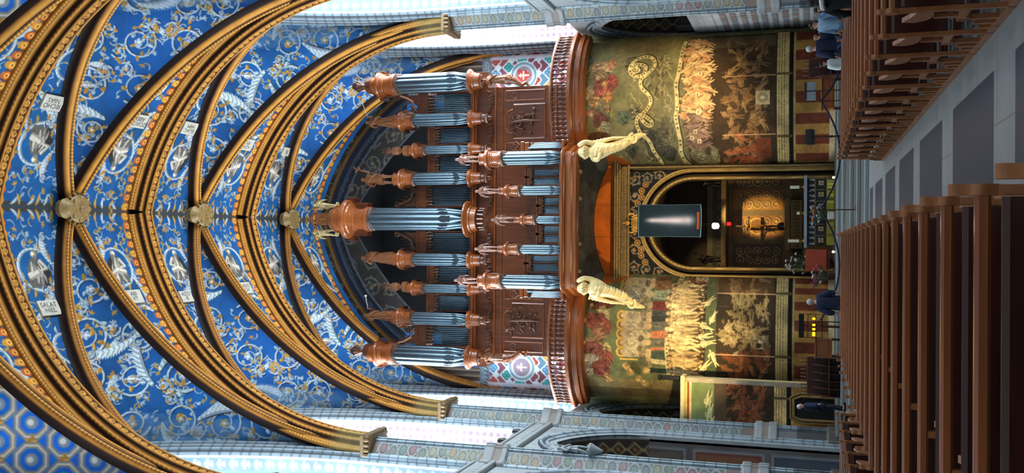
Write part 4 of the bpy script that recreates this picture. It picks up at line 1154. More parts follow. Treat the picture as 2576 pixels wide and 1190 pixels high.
# streaks of wear
for k in range(260):
    u, v = rnd.uniform(-9.5, 9.5), rnd.uniform(2.8, 12); c = rnd.choice([(180, 160, 110), (60, 48, 32)]); fr.line([(u, v), (u + rnd.uniform(-.02, .02), v - rnd.uniform(.1, .45))], .012, c, None, .35)
TCX, TR, TCY = 6.08, 3.76, 50.05
def tower(sd):
    a0, a1 = math.asin(3.33 / TR), -math.asin(3.33 / TR)
    n = 330; a = np.linspace(a0, a1, n); x = TCX + TR * np.sin(a); y = TCY - TR * np.cos(a)
    x = np.concatenate([[9.41] * 12, x, [2.75] * 16]); y = np.concatenate([np.linspace(50.8, y[0], 12), y, np.linspace(y[-1], 50.2, 16)])
    z = np.linspace(0.0, 13.2, 520)
    V = np.stack([np.broadcast_to(sd * x[None], (520, len(x))), np.broadcast_to(y[None], (520, len(x))), np.broadcast_to(z[:, None], (520, len(x)))], -1)
    return st(grid('painted_tower', V, fr.sample(V[..., 0], V[..., 2]), M['fresco']))
tower(-1); tower(1)
# low screen wall in front of the left tower with the door
sw = fr
cs = Canvas(-9.9, 0, -7.2, 7.6, .02, (110, 118, 80)); w_ = cs.sample
U = np.linspace(-9.75, -7.55, 110)[None, :]; Vz = np.linspace(0, 7.35, 366)[:, None]
cs.rect(-9.9, 6.0, -7.2, 7.6, (118, 132, 84))
cs.a[...] = fr.sample(cs.u0 + np.arange(cs.w)[None, :] * .02 + np.zeros((cs.h, 1)), np.arange(cs.h)[:, None] * .02 + np.zeros((1, cs.w)))
cs.rect(-9.9, 5.9, -7.2, 7.1, (122, 136, 88)); cs.rect(-9.9, 7.0, -7.2, 7.6, (226, 200, 130)); cs.rect(-9.9, 7.12, -7.2, 7.18, (150, 66, 40)); cs.rect(-9.9, 5.4, -7.2, 5.95, (92, 76, 54))
for k in range(3): cs.figure(-9.3 + k * .6, 6.0 + .05 * k, .85, (196, 190, 128), (228, 220, 160), 1.3)
cs.rect(-7.75, 0, -7.2, 7.3, (170, 160, 138)); cs.noise(.2, .5)
Vg = np.stack([U + 0 * Vz, np.full((366, 110), 45.2), Vz + 0 * U], -1)
scr = st(grid('screen_wall', Vg, cs.sample(U + 0 * Vz, Vz + 0 * U), M['fresco']))
st(MB().box(-9.75, 45.22, 0, -7.55, 45.8, 7.35).build('screen_wall_core', M['cream_stone'], scr))
st(MB().bbox(-9.75, 45.0, 7.3, -7.45, 45.9, 7.5, .03).build('screen_coping', M['cream_stone'], scr))
d = MB(); xs0, xs1 = -9.15, -8.2
d.prism([(xs0, .62), (xs1, .62), (xs1, 2.05), (xs1 - .12, 2.3), (xs0 + .12, 2.3), (xs0, 2.05)], 'y', 45.14, 45.18)
dd = st(d.build('door_1', M['dark'], None))
f_ = MB()
f_.tube([(xs0 - .06, 45.15, .6), (xs0 - .06, 45.15, 2.05), (xs0 + .08, 45.15, 2.36), (xs1 - .08, 45.15, 2.36), (xs1 + .06, 45.15, 2.05), (xs1 + .06, 45.15, .6)], .07, 8)
f_.tube([(xs0 - .2, 45.16, .6), (xs0 - .2, 45.16, 2.1), (xs0, 45.16, 2.5), (xs1, 45.16, 2.5), (xs1 + .2, 45.16, 2.1), (xs1 + .2, 45.16, .6)], .05, 8)
st(f_.build('door_frame', M['gold_dull'], dd, True))
# patterned side wall of the last bay on the right, below the arch
gc = Canvas(43.5, 0, 51, 7.4, .03, (196, 204, 206))
gc.rect(43.5, 6.6, 51, 7.4, (176, 186, 192)); gc.rect(43.5, 6.1, 51, 6.2, (150, 160, 170))
for k in range(30): gc.leaf(43.7 + k * .25, 6.9, rnd.uniform(0, 3), .3, .06, (130, 146, 160), (220, 226, 230))
for j in range(12):
    for i in range(22): 
        a, b = 43.7 + i * .34, .35 + j * .47
        gc.rect(a, b, a + .22, b + .3, rnd.choice([(122, 84, 72), (96, 110, 128), (150, 116, 100), (112, 120, 132)])); gc.rect(a, b, a + .22, b + .08, (88, 84, 88))
gc.disk(45.2, .4, 1.15, (150, 82, 60)); gc.disk(45.2, .4, 1.0, (44, 34, 32)); gc.noise(.12, .6)
Yg = np.linspace(43.9, 50.6, 230)[None, :]; Zv = np.linspace(0, 7.3, 240)[:, None]
for sd in (1, -1):
    V = np.stack([np.full((240, 230), sd * 9.52), Yg + 0 * Zv, Zv + 0 * Yg], -1)
    o = st(grid('wall_right_dado' if sd > 0 else 'wall_left_dado', V, gc.sample(Yg + 0 * Zv, Zv + 0 * Yg), M['stone_paint']))
    st(MB().box(min(sd * 9.53, sd * 9.9), 43.9, 0, max(sd * 9.53, sd * 9.9), 50.6, 7.3).build('dado_core', M['stone'], o))

# ================================================================== chapel front between the towers
CX = -.18
pc = Canvas(-3.2, 0, 3.0, 13.2, .02, (186, 94, 28))
pc.rect(-3.2, 0, 3, 11.15, (34, 32, 34))
for sd in (-1, 1):
    for i in range(3):
        for j in range(5):
            u, v = CX + sd * (.55 + i * .85 + .1 * j), 10.3 - j * .62
            if (u - CX) ** 2 + (v - 7.3) ** 2 < 2.85 ** 2: continue
            pc.spiral(u, v, .26, 1.4, sd, i + j, .035, (120, 108, 82), (168, 152, 116), ((150, 104, 48), (196, 150, 84)))
    for k in range(4):
        u = CX + sd * (1.0 + k * .33); v = 10.15 - (k % 2) * .1 - k * .1
        pc.disk(u, v, .17, (176, 128, 62)); pc.disk(u, v, .1, (110, 70, 36)); pc.disk(u, v, .05, (210, 170, 100))
    pc.line([(CX + sd * 2.75, 7), (CX + sd * 2.75, 10.4)], .03, (150, 126, 80)); pc.disk(CX + sd * 2.5, 10.2, .14, (140, 124, 88), ring=.04)
pc.noise(.2, .6)
pts, nr = arch_path(2.17, 0, 7.3, 9.47, 60, 40)
# spandrel wall with the arched opening
def spandrel():
    az = lambda x: 7.3 + math.sqrt(max(0, 2.17 ** 2 - (x - CX) ** 2))
    xs = np.concatenate([np.linspace(-3.2, CX - 2.171, 50), np.linspace(CX - 2.17, CX + 2.17, 200), np.linspace(CX + 2.171, 2.95, 50)])
    lo = np.array([0.0 if abs(x - CX) > 2.17 else az(x) for x in xs]); t = np.linspace(0, 1, 330)[:, None]
    Z = lo[None] + (13.1 - lo[None]) * t; X = xs[None] + 0 * t
    return st(grid('chapel_front', np.stack([X, np.full(X.shape, 48.22), Z], -1), pc.sample(X, Z), M['fresco']))
cf = spandrel()
def gilt_arch():
    path = np.stack([CX + pts[:, 0], np.full(len(pts), 48.2), pts[:, 1]], 1)
    up = np.stack([nr[:, 0], 0 * nr[:, 0], nr[:, 1]], 1); side = np.tile([0, -1., 0], (len(pts), 1))
    g, h, k, l = (150, 118, 62), (206, 172, 104), (40, 32, 24), (112, 88, 50)
    pr = [(-.5, 0, k), (-.2, 0, l), (.05, .02, g), (.14, .07, h), (.13, .13, g), (.06, .18, l), (.0, .2, k), (-.02, .3, k), (-.02, .38, (58, 46, 32)), (.04, .42, g), (.1, .46, h), (.08, .52, l), (.1, .57, h), (.03, .62, g), (-.02, .64, k)]
    cols = np.repeat(np.array([p[2] for p in pr], float)[None], len(pts), 0)
    L = arch_len(pts); tw = np.sin(L / .22 * 2 * PI); cols[:, 3] *= (1 + .2 * tw)[:, None]; cols[:, 2] *= (1 - .25 * tw)[:, None]; cols[:, 11] *= (1 + .25 * tw)[:, None]
    return st(sweep('chapel_arch_moulding', path, side, up, [(p[0], p[1]) for p in pr], cols, M['rib'], cf))
gilt_arch()
mb = MB(); x0, x1 = CX - 2.86, CX + 2.86
for s_ in (-1, 1):
    x = CX + s_ * 2.83; mb.bbox(x - .05, 48.0, .6, x + .05, 48.25, 10.6, .02); mb.bbox(x - .09 + s_ * .07, 47.95, .6, x - .01 + s_ * .07, 48.25, 10.6, .02)
for z, dz, o_ in ((10.55, .1, .12), (10.68, .3, .05), (11.0, .08, .16), (11.1, .1, .26), (11.22, .07, .34)): mb.bbox(x0 - o_, 48.1 - o_, z, x1 + o_, 48.25, z + dz, .015)
for k in range(58): mb.ball(x0 + .05 + k * .1, 48.03, 10.83, .04, .05, .1, 6, 5)
for k in range(44): mb.ball(x0 + .05 + k * .13, 47.93, 11.07, .05, .05, .04, 6, 4)
st(mb.build('chapel_cornice', M['gold_dull'], cf, True))
# cartouche over the arch
mb = MB(); cx, cz = CX, 10.0
mb.lathe([(.02, -.08), (.34, -.04), (.36, .02), (.3, .06), (.02, .09)], 0, 0, 0, 20)
mb.v = [(cx + p[0], 47.9 - p[2], cz + p[1] * 1.25) for p in mb.v]
for s_ in (-1, 1):
    for z1, r_ in ((.42, .16), (-.4, .14)):
        mb.tube([(cx + s_ * (.34 + r_ * math.sin(t) * .9), 47.88, cz + z1 + r_ * math.cos(t) * (1 if z1 > 0 else -1)) for t in np.linspace(0, 5.2, 14)], [.06 - .003 * i for i in range(14)], 8)
    mb.tube([(cx + s_ * .3, 47.88, cz + .4), (cx + s_ * .46, 47.86, cz), (cx + s_ * .3, 47.88, cz - .4)], .05, 8)
mb.ball(cx, 47.88, cz + .62, .1, .06, .14); mb.ball(cx, 47.88, cz + .8, .05, .05, .07)
cart = tag(mb.build('cartouche', M['gold'], None, True), 'small gilt scrolled cartouche above the crown of the chapel arch', 'cartouche')
# vaulted soffit of the gallery
sc_ = Canvas(-3.4, 44.4, 3.4, 48.4, .03, (58, 62, 66)); sc_.noise(.4, .8)
for k in range(30): sc_.line([(rnd.uniform(-3.3, 3.3), rnd.uniform(44.5, 47.5)) for _ in range(2)], .012, (86, 90, 92), None, .5)
for k in range(10): sc_.spiral(-3 + k * .66, 45.6, .2, 1.3, 1, k, .02, (86, 88, 86), (110, 112, 108), GD, False)
Xg = np.linspace(-3.35, 3.2, 90)[None, :]; Tg = np.linspace(0, 1, 60)[:, None]
Yg_ = 44.75 + 3.45 * Tg; Zs = (12.62 * (1 - Tg ** 1.2) + (12.42 - .085 * (Xg - CX) ** 2) * Tg ** 1.2)
st(grid('gallery_soffit', np.stack([Xg + 0 * Tg, Yg_ + 0 * Xg, Zs], -1), sc_.sample(Xg + 0 * Tg, Yg_ + 0 * Xg), M['fresco']))
# little carved heads and garlands hanging along the front of the soffit
for k, x in enumerate((-2.6, -1.25, .95, 2.25)):
    t = empty('carved_head', (x, 44.95, 12.45)); tag(t, ('gilt carved head under the gallery, ' + ('nearest the left figure bracket', 'second from the left figure bracket', 'second from the right figure bracket', 'nearest the right figure bracket')[k]), 'carving', 'carved heads under the gallery front')
    h_ = MB().ball(0, 0, 0, .12, .12, .16).ball(0, -.1, -.02, .03, .05, .04, 6, 4); h_.build('head', M['gold_dull'], t, True)
    h_ = MB()
    for s_ in (-1, 1):
        for j in range(5): h_.ball(s_ * (.15 + j * .09), -.02, .06 - .03 * j + .012 * j * j, .07, .06, .06, 6, 5)
    h_.build('garland', M['statue_wood'], t, True)
# interior of the chapel
cm = plain('chapel_dark_stone', (66, 56, 44), .8, 0, 1.2, .3)
ci = MB(); ci.box(CX - 2.9, 48.3, 0, CX - 2.6, 56, 9.6); ci.box(CX + 2.6, 48.3, 0, CX + 2.9, 56, 9.6); ci.box(CX - 2.9, 56, 0, CX + 2.9, 56.3, 10.5); ci.box(CX - 2.9, 48.3, 9.6, CX + 2.9, 56.3, 10.0)
chi = st(ci.build('chapel_room', cm))
rc_ = Canvas(-3, 0, 3, 8, .02, (120, 96, 58)); 
rc_.rect(-3, 6.2, 3, 7.1, (66, 60, 50)); 
for k in range(8): rc_.spiral(-2.4 + k * .66, 6.6, .22, 1.3, 1, k, .03, (96, 90, 70), (130, 120, 90), GD)
rc_.rect(-3, 7.1, 3, 7.3, (110, 96, 66)); rc_.rect(-3, 6.05, 3, 6.2, (130, 112, 70))
for a, b, c in ((-2.5, -1.2, (92, 64, 40)), (-.75, .4, (166, 108, 44)), (.75, 1.9, (168, 116, 50)), (2.2, 3, (92, 62, 38))):
    rc_.rect(a, 3.2, b, 5.9, c); u = (a + b) / 2
    for j in range(5): rc_.spiral(u - .25, 3.55 + j * .5, .22, 1.4, 1, j, .03, (190, 150, 80), (220, 184, 110), GD, False); rc_.spiral(u + .25, 3.55 + j * .5, .22, 1.4, -1, j, .03, (190, 150, 80), (220, 184, 110), GD, False)
rc_.disk(-.17, 4.6, .48, (216, 180, 100), ring=.07); rc_.disk(-.17, 4.6, .34, (150, 96, 40)); rc_.rect(-3, 2.7, 3, 3.0, (120, 104, 70)); rc_.rect(-3, 2.0, 3, 2.1, (110, 96, 66)); rc_.noise(.2, .5)
Xa = np.linspace(-2.9, 2.6, 220)[None, :]; Za = np.linspace(0, 7.4, 300)[:, None]
st(grid('chapel_back_wall', np.stack([Xa + 0 * Za, 55.6 + 0 * Xa + 0 * Za, Za + 0 * Xa], -1), rc_.sample(Xa + 0 * Za, Za + 0 * Xa), M['stone_paint'], chi))

# ================================================================== gallery cornice and balustrade
def gal_path():
    p = []
    R0 = TR + .42
    for a in np.linspace(-math.asin(3.45 / R0), math.asin(2.35 / R0), 40): p.append((-TCX + R0 * math.sin(a), TCY - R0 * math.cos(a)))
    p = [q for q in p if q[0] < -3.85]
    p += [(-3.72, 45.75), (-3.5, 45.2), (-3.4, 44.72), (-3.1, 44.6)] + [(x, 44.6) for x in np.linspace(-2.6, 2.4, 12)] + [(2.9, 44.6), (3.2, 44.72), (3.32, 45.2), (3.56, 45.75)]
    q = []
    for a in np.linspace(-math.asin(2.35 / R0), math.asin(3.45 / R0), 40): q.append((TCX + R0 * math.sin(a), TCY - R0 * math.cos(a)))
    return p + [k for k in q if k[0] > 3.7]
def sweep_plan(name, pth, prof2, mat, parent=None, smooth=True):
    """sweep a vertical profile [(outward, z)] along a plan path"""
    n = len(pth); pth = [Vector((a, b)) for a, b in pth]; V = np.zeros((n, len(prof2), 3))
    for i in range(n):
        t = (pth[min(i + 1, n - 1)] - pth[max(i - 1, 0)]).normalized(); nrm = Vector((t.y, -t.x))
        for j, (o_, z) in enumerate(prof2): V[i, j] = (pth[i].x + nrm.x * o_, pth[i].y + nrm.y * o_, z)
    o = grid(name, V, None, mat, parent, smooth)
    if smooth:
        try: o.data.set_sharp_from_angle(angle=.6)
        except Exception: pass
    return o
GP = gal_path()
M['cornice'] = wood('gallery_cornice_wood', (122, 62, 24), (164, 90, 38), .3, 1.0, 'X', .6, .3)
gal = st(sweep_plan('gallery_cornice', GP, [(-.5, 12.5), (-.3, 12.46), (-.12, 12.5), (-.04, 12.56), (-.02, 12.72), (.05, 12.78), (.06, 12.95), (.02, 12.98), (.02, 13.05), (.14, 13.1), (.2, 13.18), (.2, 13.24), (.12, 13.27), (-.3, 13.27)], M['cornice']))
fl = MB()
for sd in (-1, 1): fl.prism([(sd * 9.4, 46.3), (sd * 9.4, 51.3), (sd * 3.3, 51.3), (sd * 3.3, 45.9), (sd * 5.0, 45.95), (sd * 6.1, 45.75), (sd * 7.4, 46.0), (sd * 8.6, 46.6)] if False else [(sd * 9.4, 48.2), (sd * 9.4, 51.3), (sd * 3.3, 51.3), (sd * 3.3, 46.6), (sd * 5.0, 46.1), (sd * 6.1, 45.98), (sd * 7.2, 46.15), (sd * 8.4, 46.9)], 'z', 12.9, 13.2)
fl.box(-3.3, 44.8, 12.9, 3.15, 51.3, 13.2)
st(fl.build('gallery_floor', M['organ'], gal))
def balustrade(sd):
    pth = [q for q in GP if (q[0] < -3.9 if sd < 0 else q[0] > 3.75)]
    side = 'left' if sd < 0 else 'right'
    t = empty('balustrade', (0, 0, 0)); tag(t, 'curved dark oak balustrade of the organ gallery over the %s painted tower' % side, 'balustrade', 'gallery balustrades')
    off = [(-.12, 14.12), (.07, 14.12), (.1, 14.16), (.1, 14.22), (.05, 14.27), (-.1, 14.27), (-.13, 14.22), (-.12, 14.12)]
    sweep_plan('handrail', pth, off, M['organ_light'], t)
    sweep_plan('bottom_rail', pth, [(-.11, 13.27), (.1, 13.27), (.1, 13.36), (.05, 13.4), (-.09, 13.4), (-.11, 13.27)], M['organ_light'], t)
    d = [0]
    for i in range(1, len(pth)): d.append(d[-1] + math.dist(pth[i], pth[i - 1]))
    n = 26; proto = None
    for k in range(n):
        s = (k + .5) / n * d[-1]; i = max(j for j in range(len(d)) if d[j] <= s); i = min(i, len(d) - 2); f = (s - d[i]) / (d[i + 1] - d[i])
        x = pth[i][0] + (pth[i + 1][0] - pth[i][0]) * f; y = pth[i][1] + (pth[i + 1][1] - pth[i][1]) * f
        if proto is None:
            mb = MB(); mb.lathe([(.075, 0), (.075, .05), (.04, .08), (.035, .12), (.08, .24), (.085, .3), (.05, .38), (.03, .42), (.045, .45), (.03, .48), (.05, .56), (.05, .62), (.035, .66), (.07, .68), (.07, .73)], seg=12)
            o = mb.build('baluster', M['organ'], t, True); proto = o
        else: o = proto.copy(); C.objects.link(o); o.parent = t
        o.location = (x, y, 13.39)
    return t
balustrade(-1); balustrade(1)
# ================================================================== figures
def skinned(name, joints, bones, mat, parent=None, sub=1, infl=0.0, scale=1.0):
    """joints {key:(x,y,z,r)}, bones [(a,b)]; grows one continuous surface with the Skin modifier"""
    used = []
    for a, b in bones:
        for k in (a, b):
            if k not in used: used.append(k)
    me = bpy.data.meshes.new(name)
    me.from_pydata([tuple(c * scale for c in joints[k][:3]) for k in used], [(used.index(a), used.index(b)) for a, b in bones], [])
    o = bpy.data.objects.new(name, me); C.objects.link(o)
    md = o.modifiers.new('skin', 'SKIN'); md.use_smooth_shade = True
    for i, k in enumerate(used):
        r = joints[k][3]; r = (r, r) if not isinstance(r, tuple) else r
        me.skin_vertices[0].data[i].radius = ((r[0] + infl) * scale, (r[1] + infl) * scale)
    me.skin_vertices[0].data[0].use_root = True
    if sub: sm = o.modifiers.new('sub', 'SUBSURF'); sm.levels = sub; sm.render_levels = sub
    dg = bpy.context.evaluated_depsgraph_get(); m2 = bpy.data.meshes.new_from_object(o.evaluated_get(dg))
    bpy.data.objects.remove(o)
    return link(name, m2, mat, parent, True)
def skeleton(arm_l=(.30, -.05, .98), arm_r=(-.30, -.05, .98), elb_l=(.29, .04, 1.13), elb_r=(-.29, .04, 1.13), bend=0.0, knee=0.0, head=(0, 0), step=0.06, spread=.1):
    """standing figure 1.75 m tall, facing -y; left hand at +x"""
    b = bend
    J = {'pelvis': (0, 0, .95, (.155, .115)), 'waist': (0, -.02 * b * 3, 1.10, (.135, .10)), 'chest': (0, -.12 * b * 3, 1.30, (.165, .115)), 'neckb': (0, -.2 * b * 3, 1.48, (.095, .08)),
         'neck': (head[0] * .3, -.24 * b * 3 + head[1] * .3, 1.53, .055), 'head': (head[0], -.26 * b * 3 + head[1], 1.61, (.078, .09)), 'crown': (head[0], -.26 * b * 3 + head[1], 1.69, (.072, .085)),
         'shl': (.18, -.17 * b * 3, 1.44, .07), 'shr': (-.18, -.17 * b * 3, 1.44, .07),
         'ell': (*elb_l, .045), 'elr': (*elb_r, .045), 'wrl': (*arm_l, .03), 'wrr': (*arm_r, .03),
         'hipl': (.09, 0, .88, .095), 'hipr': (-.09, 0, .88, .095), 'knl': (spread, -.03 - step - knee, .49, .06), 'knr': (-spread, -.03 + step * .3, .49, .06),
         'anl': (spread, -step, .09, .042), 'anr': (-spread, step, .09, .042), 'tol': (spread + .02, -step - .16, .035, .035), 'tor': (-spread - .02, step - .16, .035, .035)}
    B = [('pelvis', 'waist'), ('waist', 'chest'), ('chest', 'neckb'), ('neckb', 'neck'), ('neck', 'head'), ('head', 'crown'), ('chest', 'shl'), ('shl', 'ell'), ('ell', 'wrl'), ('chest', 'shr'), ('shr', 'elr'), ('elr', 'wrr'),
         ('pelvis', 'hipl'), ('hipl', 'knl'), ('knl', 'anl'), ('anl', 'tol'), ('pelvis', 'hipr'), ('hipr', 'knr'), ('knr', 'anr'), ('anr', 'tor')]
    return J, B
def add_hand(J, B, w, el, fist=.35):
    """palm, four fingers of different lengths and a thumb on the wrist joint w"""
    p = Vector(J[w][:3]); q = Vector(J[el][:3]); d = (p - q).normalized()
    s = d.cross(Vector((0, 0, 1))); s = s.normalized() if s.length > .1 else Vector((1, 0, 0)); n = d.cross(s).normalized()
    palm = p + d * .06; J[w + 'p'] = (*palm, (.034, .018)); B.append((w, w + 'p'))
    for i, L in enumerate((.065, .075, .07, .055)):
        o = s * (-.03 + .02 * i)
        a = palm + d * .03 + o; m = a + d * L * .5 - n * L * fist * .3; e = m + d * L * .4 - n * L * fist * .6
        for t, v in zip('abc', (a, m, e)): J[w + str(i) + t] = (*v, .0085)
        B += [(w + 'p', w + str(i) + 'a'), (w + str(i) + 'a', w + str(i) + 'b'), (w + str(i) + 'b', w + str(i) + 'c')]
    a = p + d * .03 - s * .035; e = a + d * .035 - s * .02 - n * .015
    J[w + 't'] = (*a, .011); J[w + 'u'] = (*e, .0095); B += [(w + 'p', w + 't'), (w + 't', w + 'u')]
def face_and_hair(J, parent, hair, hl=0.0, skin=None, sc=1.0):
    hx, hy, hz = J['head'][:3]; hz += .03
    f = MB(); f.ball(hx, hy - .098, hz - .012, .014, .02, .022, 8, 6)
    f.ball(hx - .078, hy, hz, .012, .02, .03, 8, 6); f.ball(hx + .078, hy, hz, .012, .02, .03, 8, 6)
    f.build('face', skin or M['skin'], parent, True)
    e = MB(); e.ball(hx - .03, hy - .088, hz + .015, .011, .008, .007, 8, 6); e.ball(hx + .03, hy - .088, hz + .015, .011, .008, .007, 8, 6); e.ball(hx, hy - .09, hz - .05, .024, .008, .006, 8, 6)
    e.build('features', M['hair_dark'], parent, True)
    if hair:
        h = MB(); h.ball(hx, hy + .022, hz + .045, .09, .098, .09, 16, 10)
        if hl: h.ball(hx, hy + .055, hz - .03 - hl / 2, .08, .06, .09 + hl / 2, 14, 10)
        h.build('hair', hair, parent, True)
SEG_TOP = [('chest', 'waist'), ('waist', 'pelvis'), ('chest', 'neckb'), ('chest', 'shl'), ('shl', 'ell'), ('ell', 'wrl'), ('chest', 'shr'), ('shr', 'elr'), ('elr', 'wrr')]
SEG_LEG = [('pelvis', 'hipl'), ('hipl', 'knl'), ('knl', 'anl'), ('pelvis', 'hipr'), ('hipr', 'knr'), ('knr', 'anr')]
def person(label, loc, rz, top, legs, hair, h=1.75, hl=0.0, group=None, **kw):
    t = empty('person', loc, rz); tag(t, label, 'person', group); t.scale = (h / 1.75,) * 3
    J, B = skeleton(**kw)
    J2 = dict(J); B2 = list(B); add_hand(J2, B2, 'wrl', 'ell'); add_hand(J2, B2, 'wrr', 'elr')
    skinned('body', J2, B2, M['skin'], t, 1)
    JT = {k: (*v[:3], (v[3] if isinstance(v[3], tuple) else (v[3], v[3]))) for k, v in J.items()}
    JT['pelvis'] = (*J['pelvis'][:3], (.17, .13)); JT['neckb'] = (J['neckb'][0], J['neckb'][1], J['neckb'][2] - .03, (.08, .07))
    JT['hem'] = (0, .0, .80, (.185, .15)); JT['hem2'] = (0, .0, .72, (.19, .15)); JT['waist'] = (*J['waist'][:3], (.165, .125))
    skinned('jacket', JT, SEG_TOP + [('pelvis', 'hem'), ('hem', 'hem2')], top, t, 1, .03 if top != M['cloth_navy'] else .055)
    skinned('trousers', JT, SEG_LEG, legs, t, 1, .014)
    for s_, k in ((1, 'l'), (-1, 'r')):
        a = J['an' + k]; m = MB(); m.bbox(a[0] - .05, a[1] - .2, 0, a[0] + .05, a[1] + .07, .09, .03); m.build('shoe', M['black'], t, True)
    face_and_hair(J, t, hair, hl)
    return t
def statue(label, loc, rz, h, mat, kind, group=None, name='statue'):
    """carved figure on the organ. kind: child_a, child_b, robed, warrior, angel"""
    t = empty(name, loc, rz); tag(t, label, 'statue', group); t.scale = (h / 1.75,) * 3
    kw = {'child_a': dict(arm_l=(.30, -.22, 1.2), elb_l=(.30, 0, 1.16), arm_r=(-.1, -.25, 1.25), elb_r=(-.28, -.05, 1.12), spread=.13, step=.1),
          'child_b': dict(arm_l=(.05, -.24, 1.22), elb_l=(.28, -.06, 1.14), arm_r=(-.42, -.1, 1.02), elb_r=(-.32, 0, 1.18), spread=.12, step=-.08),
          'robed': dict(arm_l=(.18, -.25, 1.12), elb_l=(.28, 0, 1.12), arm_r=(-.2, -.22, 1.3), elb_r=(-.3, -.02, 1.16)),
          'warrior': dict(arm_l=(.42, -.05, 1.62), elb_l=(.36, 0, 1.32), arm_r=(-.26, -.12, .95), elb_r=(-.32, .05, 1.12), spread=.14, step=.1),
          'trumpet': dict(arm_l=(.2, -.3, 1.42), elb_l=(.32, -.1, 1.3), arm_r=(-.3, -.1, 1.0), elb_r=(-.3, .03, 1.15))}[kind]
    J, B = skeleton(**kw)
    if kind.startswith('child'):
        for k in ('head', 'crown'): x, y, z, r = J[k]; J[k] = (x, y, z + .02, (.11, .12))
        for k in ('waist', 'pelvis'): x, y, z, r = J[k]; J[k] = (x, y, z, (r[0] * 1.1, r[1] * 1.2))
    for k in J:
        if k not in ('head', 'crown'):
            x_, y_, z_, r_ = J[k]; J[k] = (x_, y_, z_, tuple(q * 1.35 for q in r_) if isinstance(r_, tuple) else r_ * 1.45)
    J2 = dict(J); B2 = list(B); add_hand(J2, B2, 'wrl', 'ell'); add_hand(J2, B2, 'wrr', 'elr')
    skinned('body', J2, B2, mat, t, 1)
    face_and_hair(J, t, mat, .06, mat)
    if kind in ('robed', 'trumpet', 'warrior'):
        m = MB(); n = 26; prof = [(.30, .02), (.28, .3), (.23, .7), (.17, 1.02), (.175, 1.1)] if kind != 'warrior' else [(.25, .55), (.22, .8), (.17, 1.02), (.17, 1.1)]
        m.lathe(prof, 0, .0, 0, n)
        m.v = [(x * (1 + .13 * math.sin(9 * math.atan2(y, x) + z * 3)), y * .8 * (1 + .13 * math.sin(9 * math.atan2(y, x) + z * 3)), z) for x, y, z in m.v]
        m.build('drapery', mat, t, True)
        m = MB(); m.tube([(-.22, .05, 1.42), (-.1, -.14, 1.3), (.12, -.17, 1.1), (.26, -.05, .95), (.22, .1, .8)], [.05, .07, .08, .07, .04], 8); m.build('sash', mat, t, True)
    if kind.startswith('child'):
        for s_ in (-1, 1):
            m = MB()
            for k in range(6):
                m.tube([(s_ * .06, .1, 1.3), (s_ * (.2 + .03 * k), .16, 1.42 - .09 * k), (s_ * (.36 + .015 * (3 - abs(k - 2))), .18, 1.36 - .13 * k)], [.03, .045, .012], 6)
            m.build('wing', mat, t, True)
        m = MB(); m.tube([(-.17, -.05, .98), (0, -.16, .9), (.17, -.05, .98), (.1, .13, .96), (-.12, .13, .96), (-.17, -.05, .98)], .045, 8); m.build('sash', mat, t, True)
    if kind == 'warrior':
        m = MB(); m.tube([(.42, -.05, 1.6), (.5, -.06, 1.9)], .02, 6)
        for k in range(7): m.tube([(.5, -.06, 1.8 + .03 * k), (.5 + .16 * math.cos(k), -.06, 1.92 + .04 * k)], [.035, .012], 6)
        m.build('plume', mat, t, True)
    if kind == 'trumpet':
        m = MB(); m.tube([(.16, -.34, 1.44), (.5, -.4, 1.62), (.9, -.45, 1.8)], [.012, .016, .02], 8); m.tube([(.9, -.45, 1.8), (1.0, -.47, 1.85)], [.02, .08], 10)
        m.build('trumpet', M['white'], t, True)
    m = MB(); m.lathe([(.24, -.06), (.24, 0), (.2, .02)], seg=16); m.build('plinth', mat, t, True)
    return t

# ================================================================== the organ
KO = 46.6 / 46.0
ox = lambda x: (x + 1.2) * KO - 1.2
oz = lambda z: 1.6 + (z - 1.6) * KO
def pipe(parent, x, y, z0, z1, r, mouth, name='organ_pipe', flat=False):
    """metal pipe: cone foot, mouth with ears, body"""
    m = MB(); s = 18
    m.lathe([(r * .18, z0), (r * .25, z0 + .02), (r, mouth), (r, z1)], x, y, 0, s)
    m.bbox(x - r * .62, y - r * 1.06, mouth + .02, x + r * .62, y - r * .8, mouth + r * 1.1, .008)
    if r > .08:
        m.prism([(x - r * .7, mouth + r * 1.1), (x + r * .7, mouth + r * 1.1), (x + r * .62, mouth + r * 2.0), (x + r * .3, mouth + r * 2.5), (x - r * .3, mouth + r * 2.5), (x - r * .62, mouth + r * 2.0)], 'y', y - r * 1.03, y - r * .7)
    return m.build(name, M['tin'], parent, True)
def carved_ring(name, x, y, z, r, h, parent, n=None, mat=None, droop=True):
    m = MB(); n = n or max(8, int(r * 40))
    for k in range(n):
        a = -PI + PI * (k + .5) / n
        cx, cy = x + r * math.cos(a), y + r * math.sin(a); q = .5 + .5 * abs(math.cos(a)) if droop else 1
        m.ball(cx, cy, z - h * .2, .07 * (1 + r * .4), .07, .1, 7, 5); m.ball(cx + .02, cy, z - h * .5 * q, .045, .05, .08, 6, 5)
        m.tube([(cx, cy - .02, z), (cx + .05, cy - .05, z - h * .3), (cx - .03, cy - .04, z - h * .65 * q), (cx + .02, cy - .02, z - h * q)], [.03, .035, .03, .012], 6)
    return m.build(name, mat or M['carve'], parent, True)
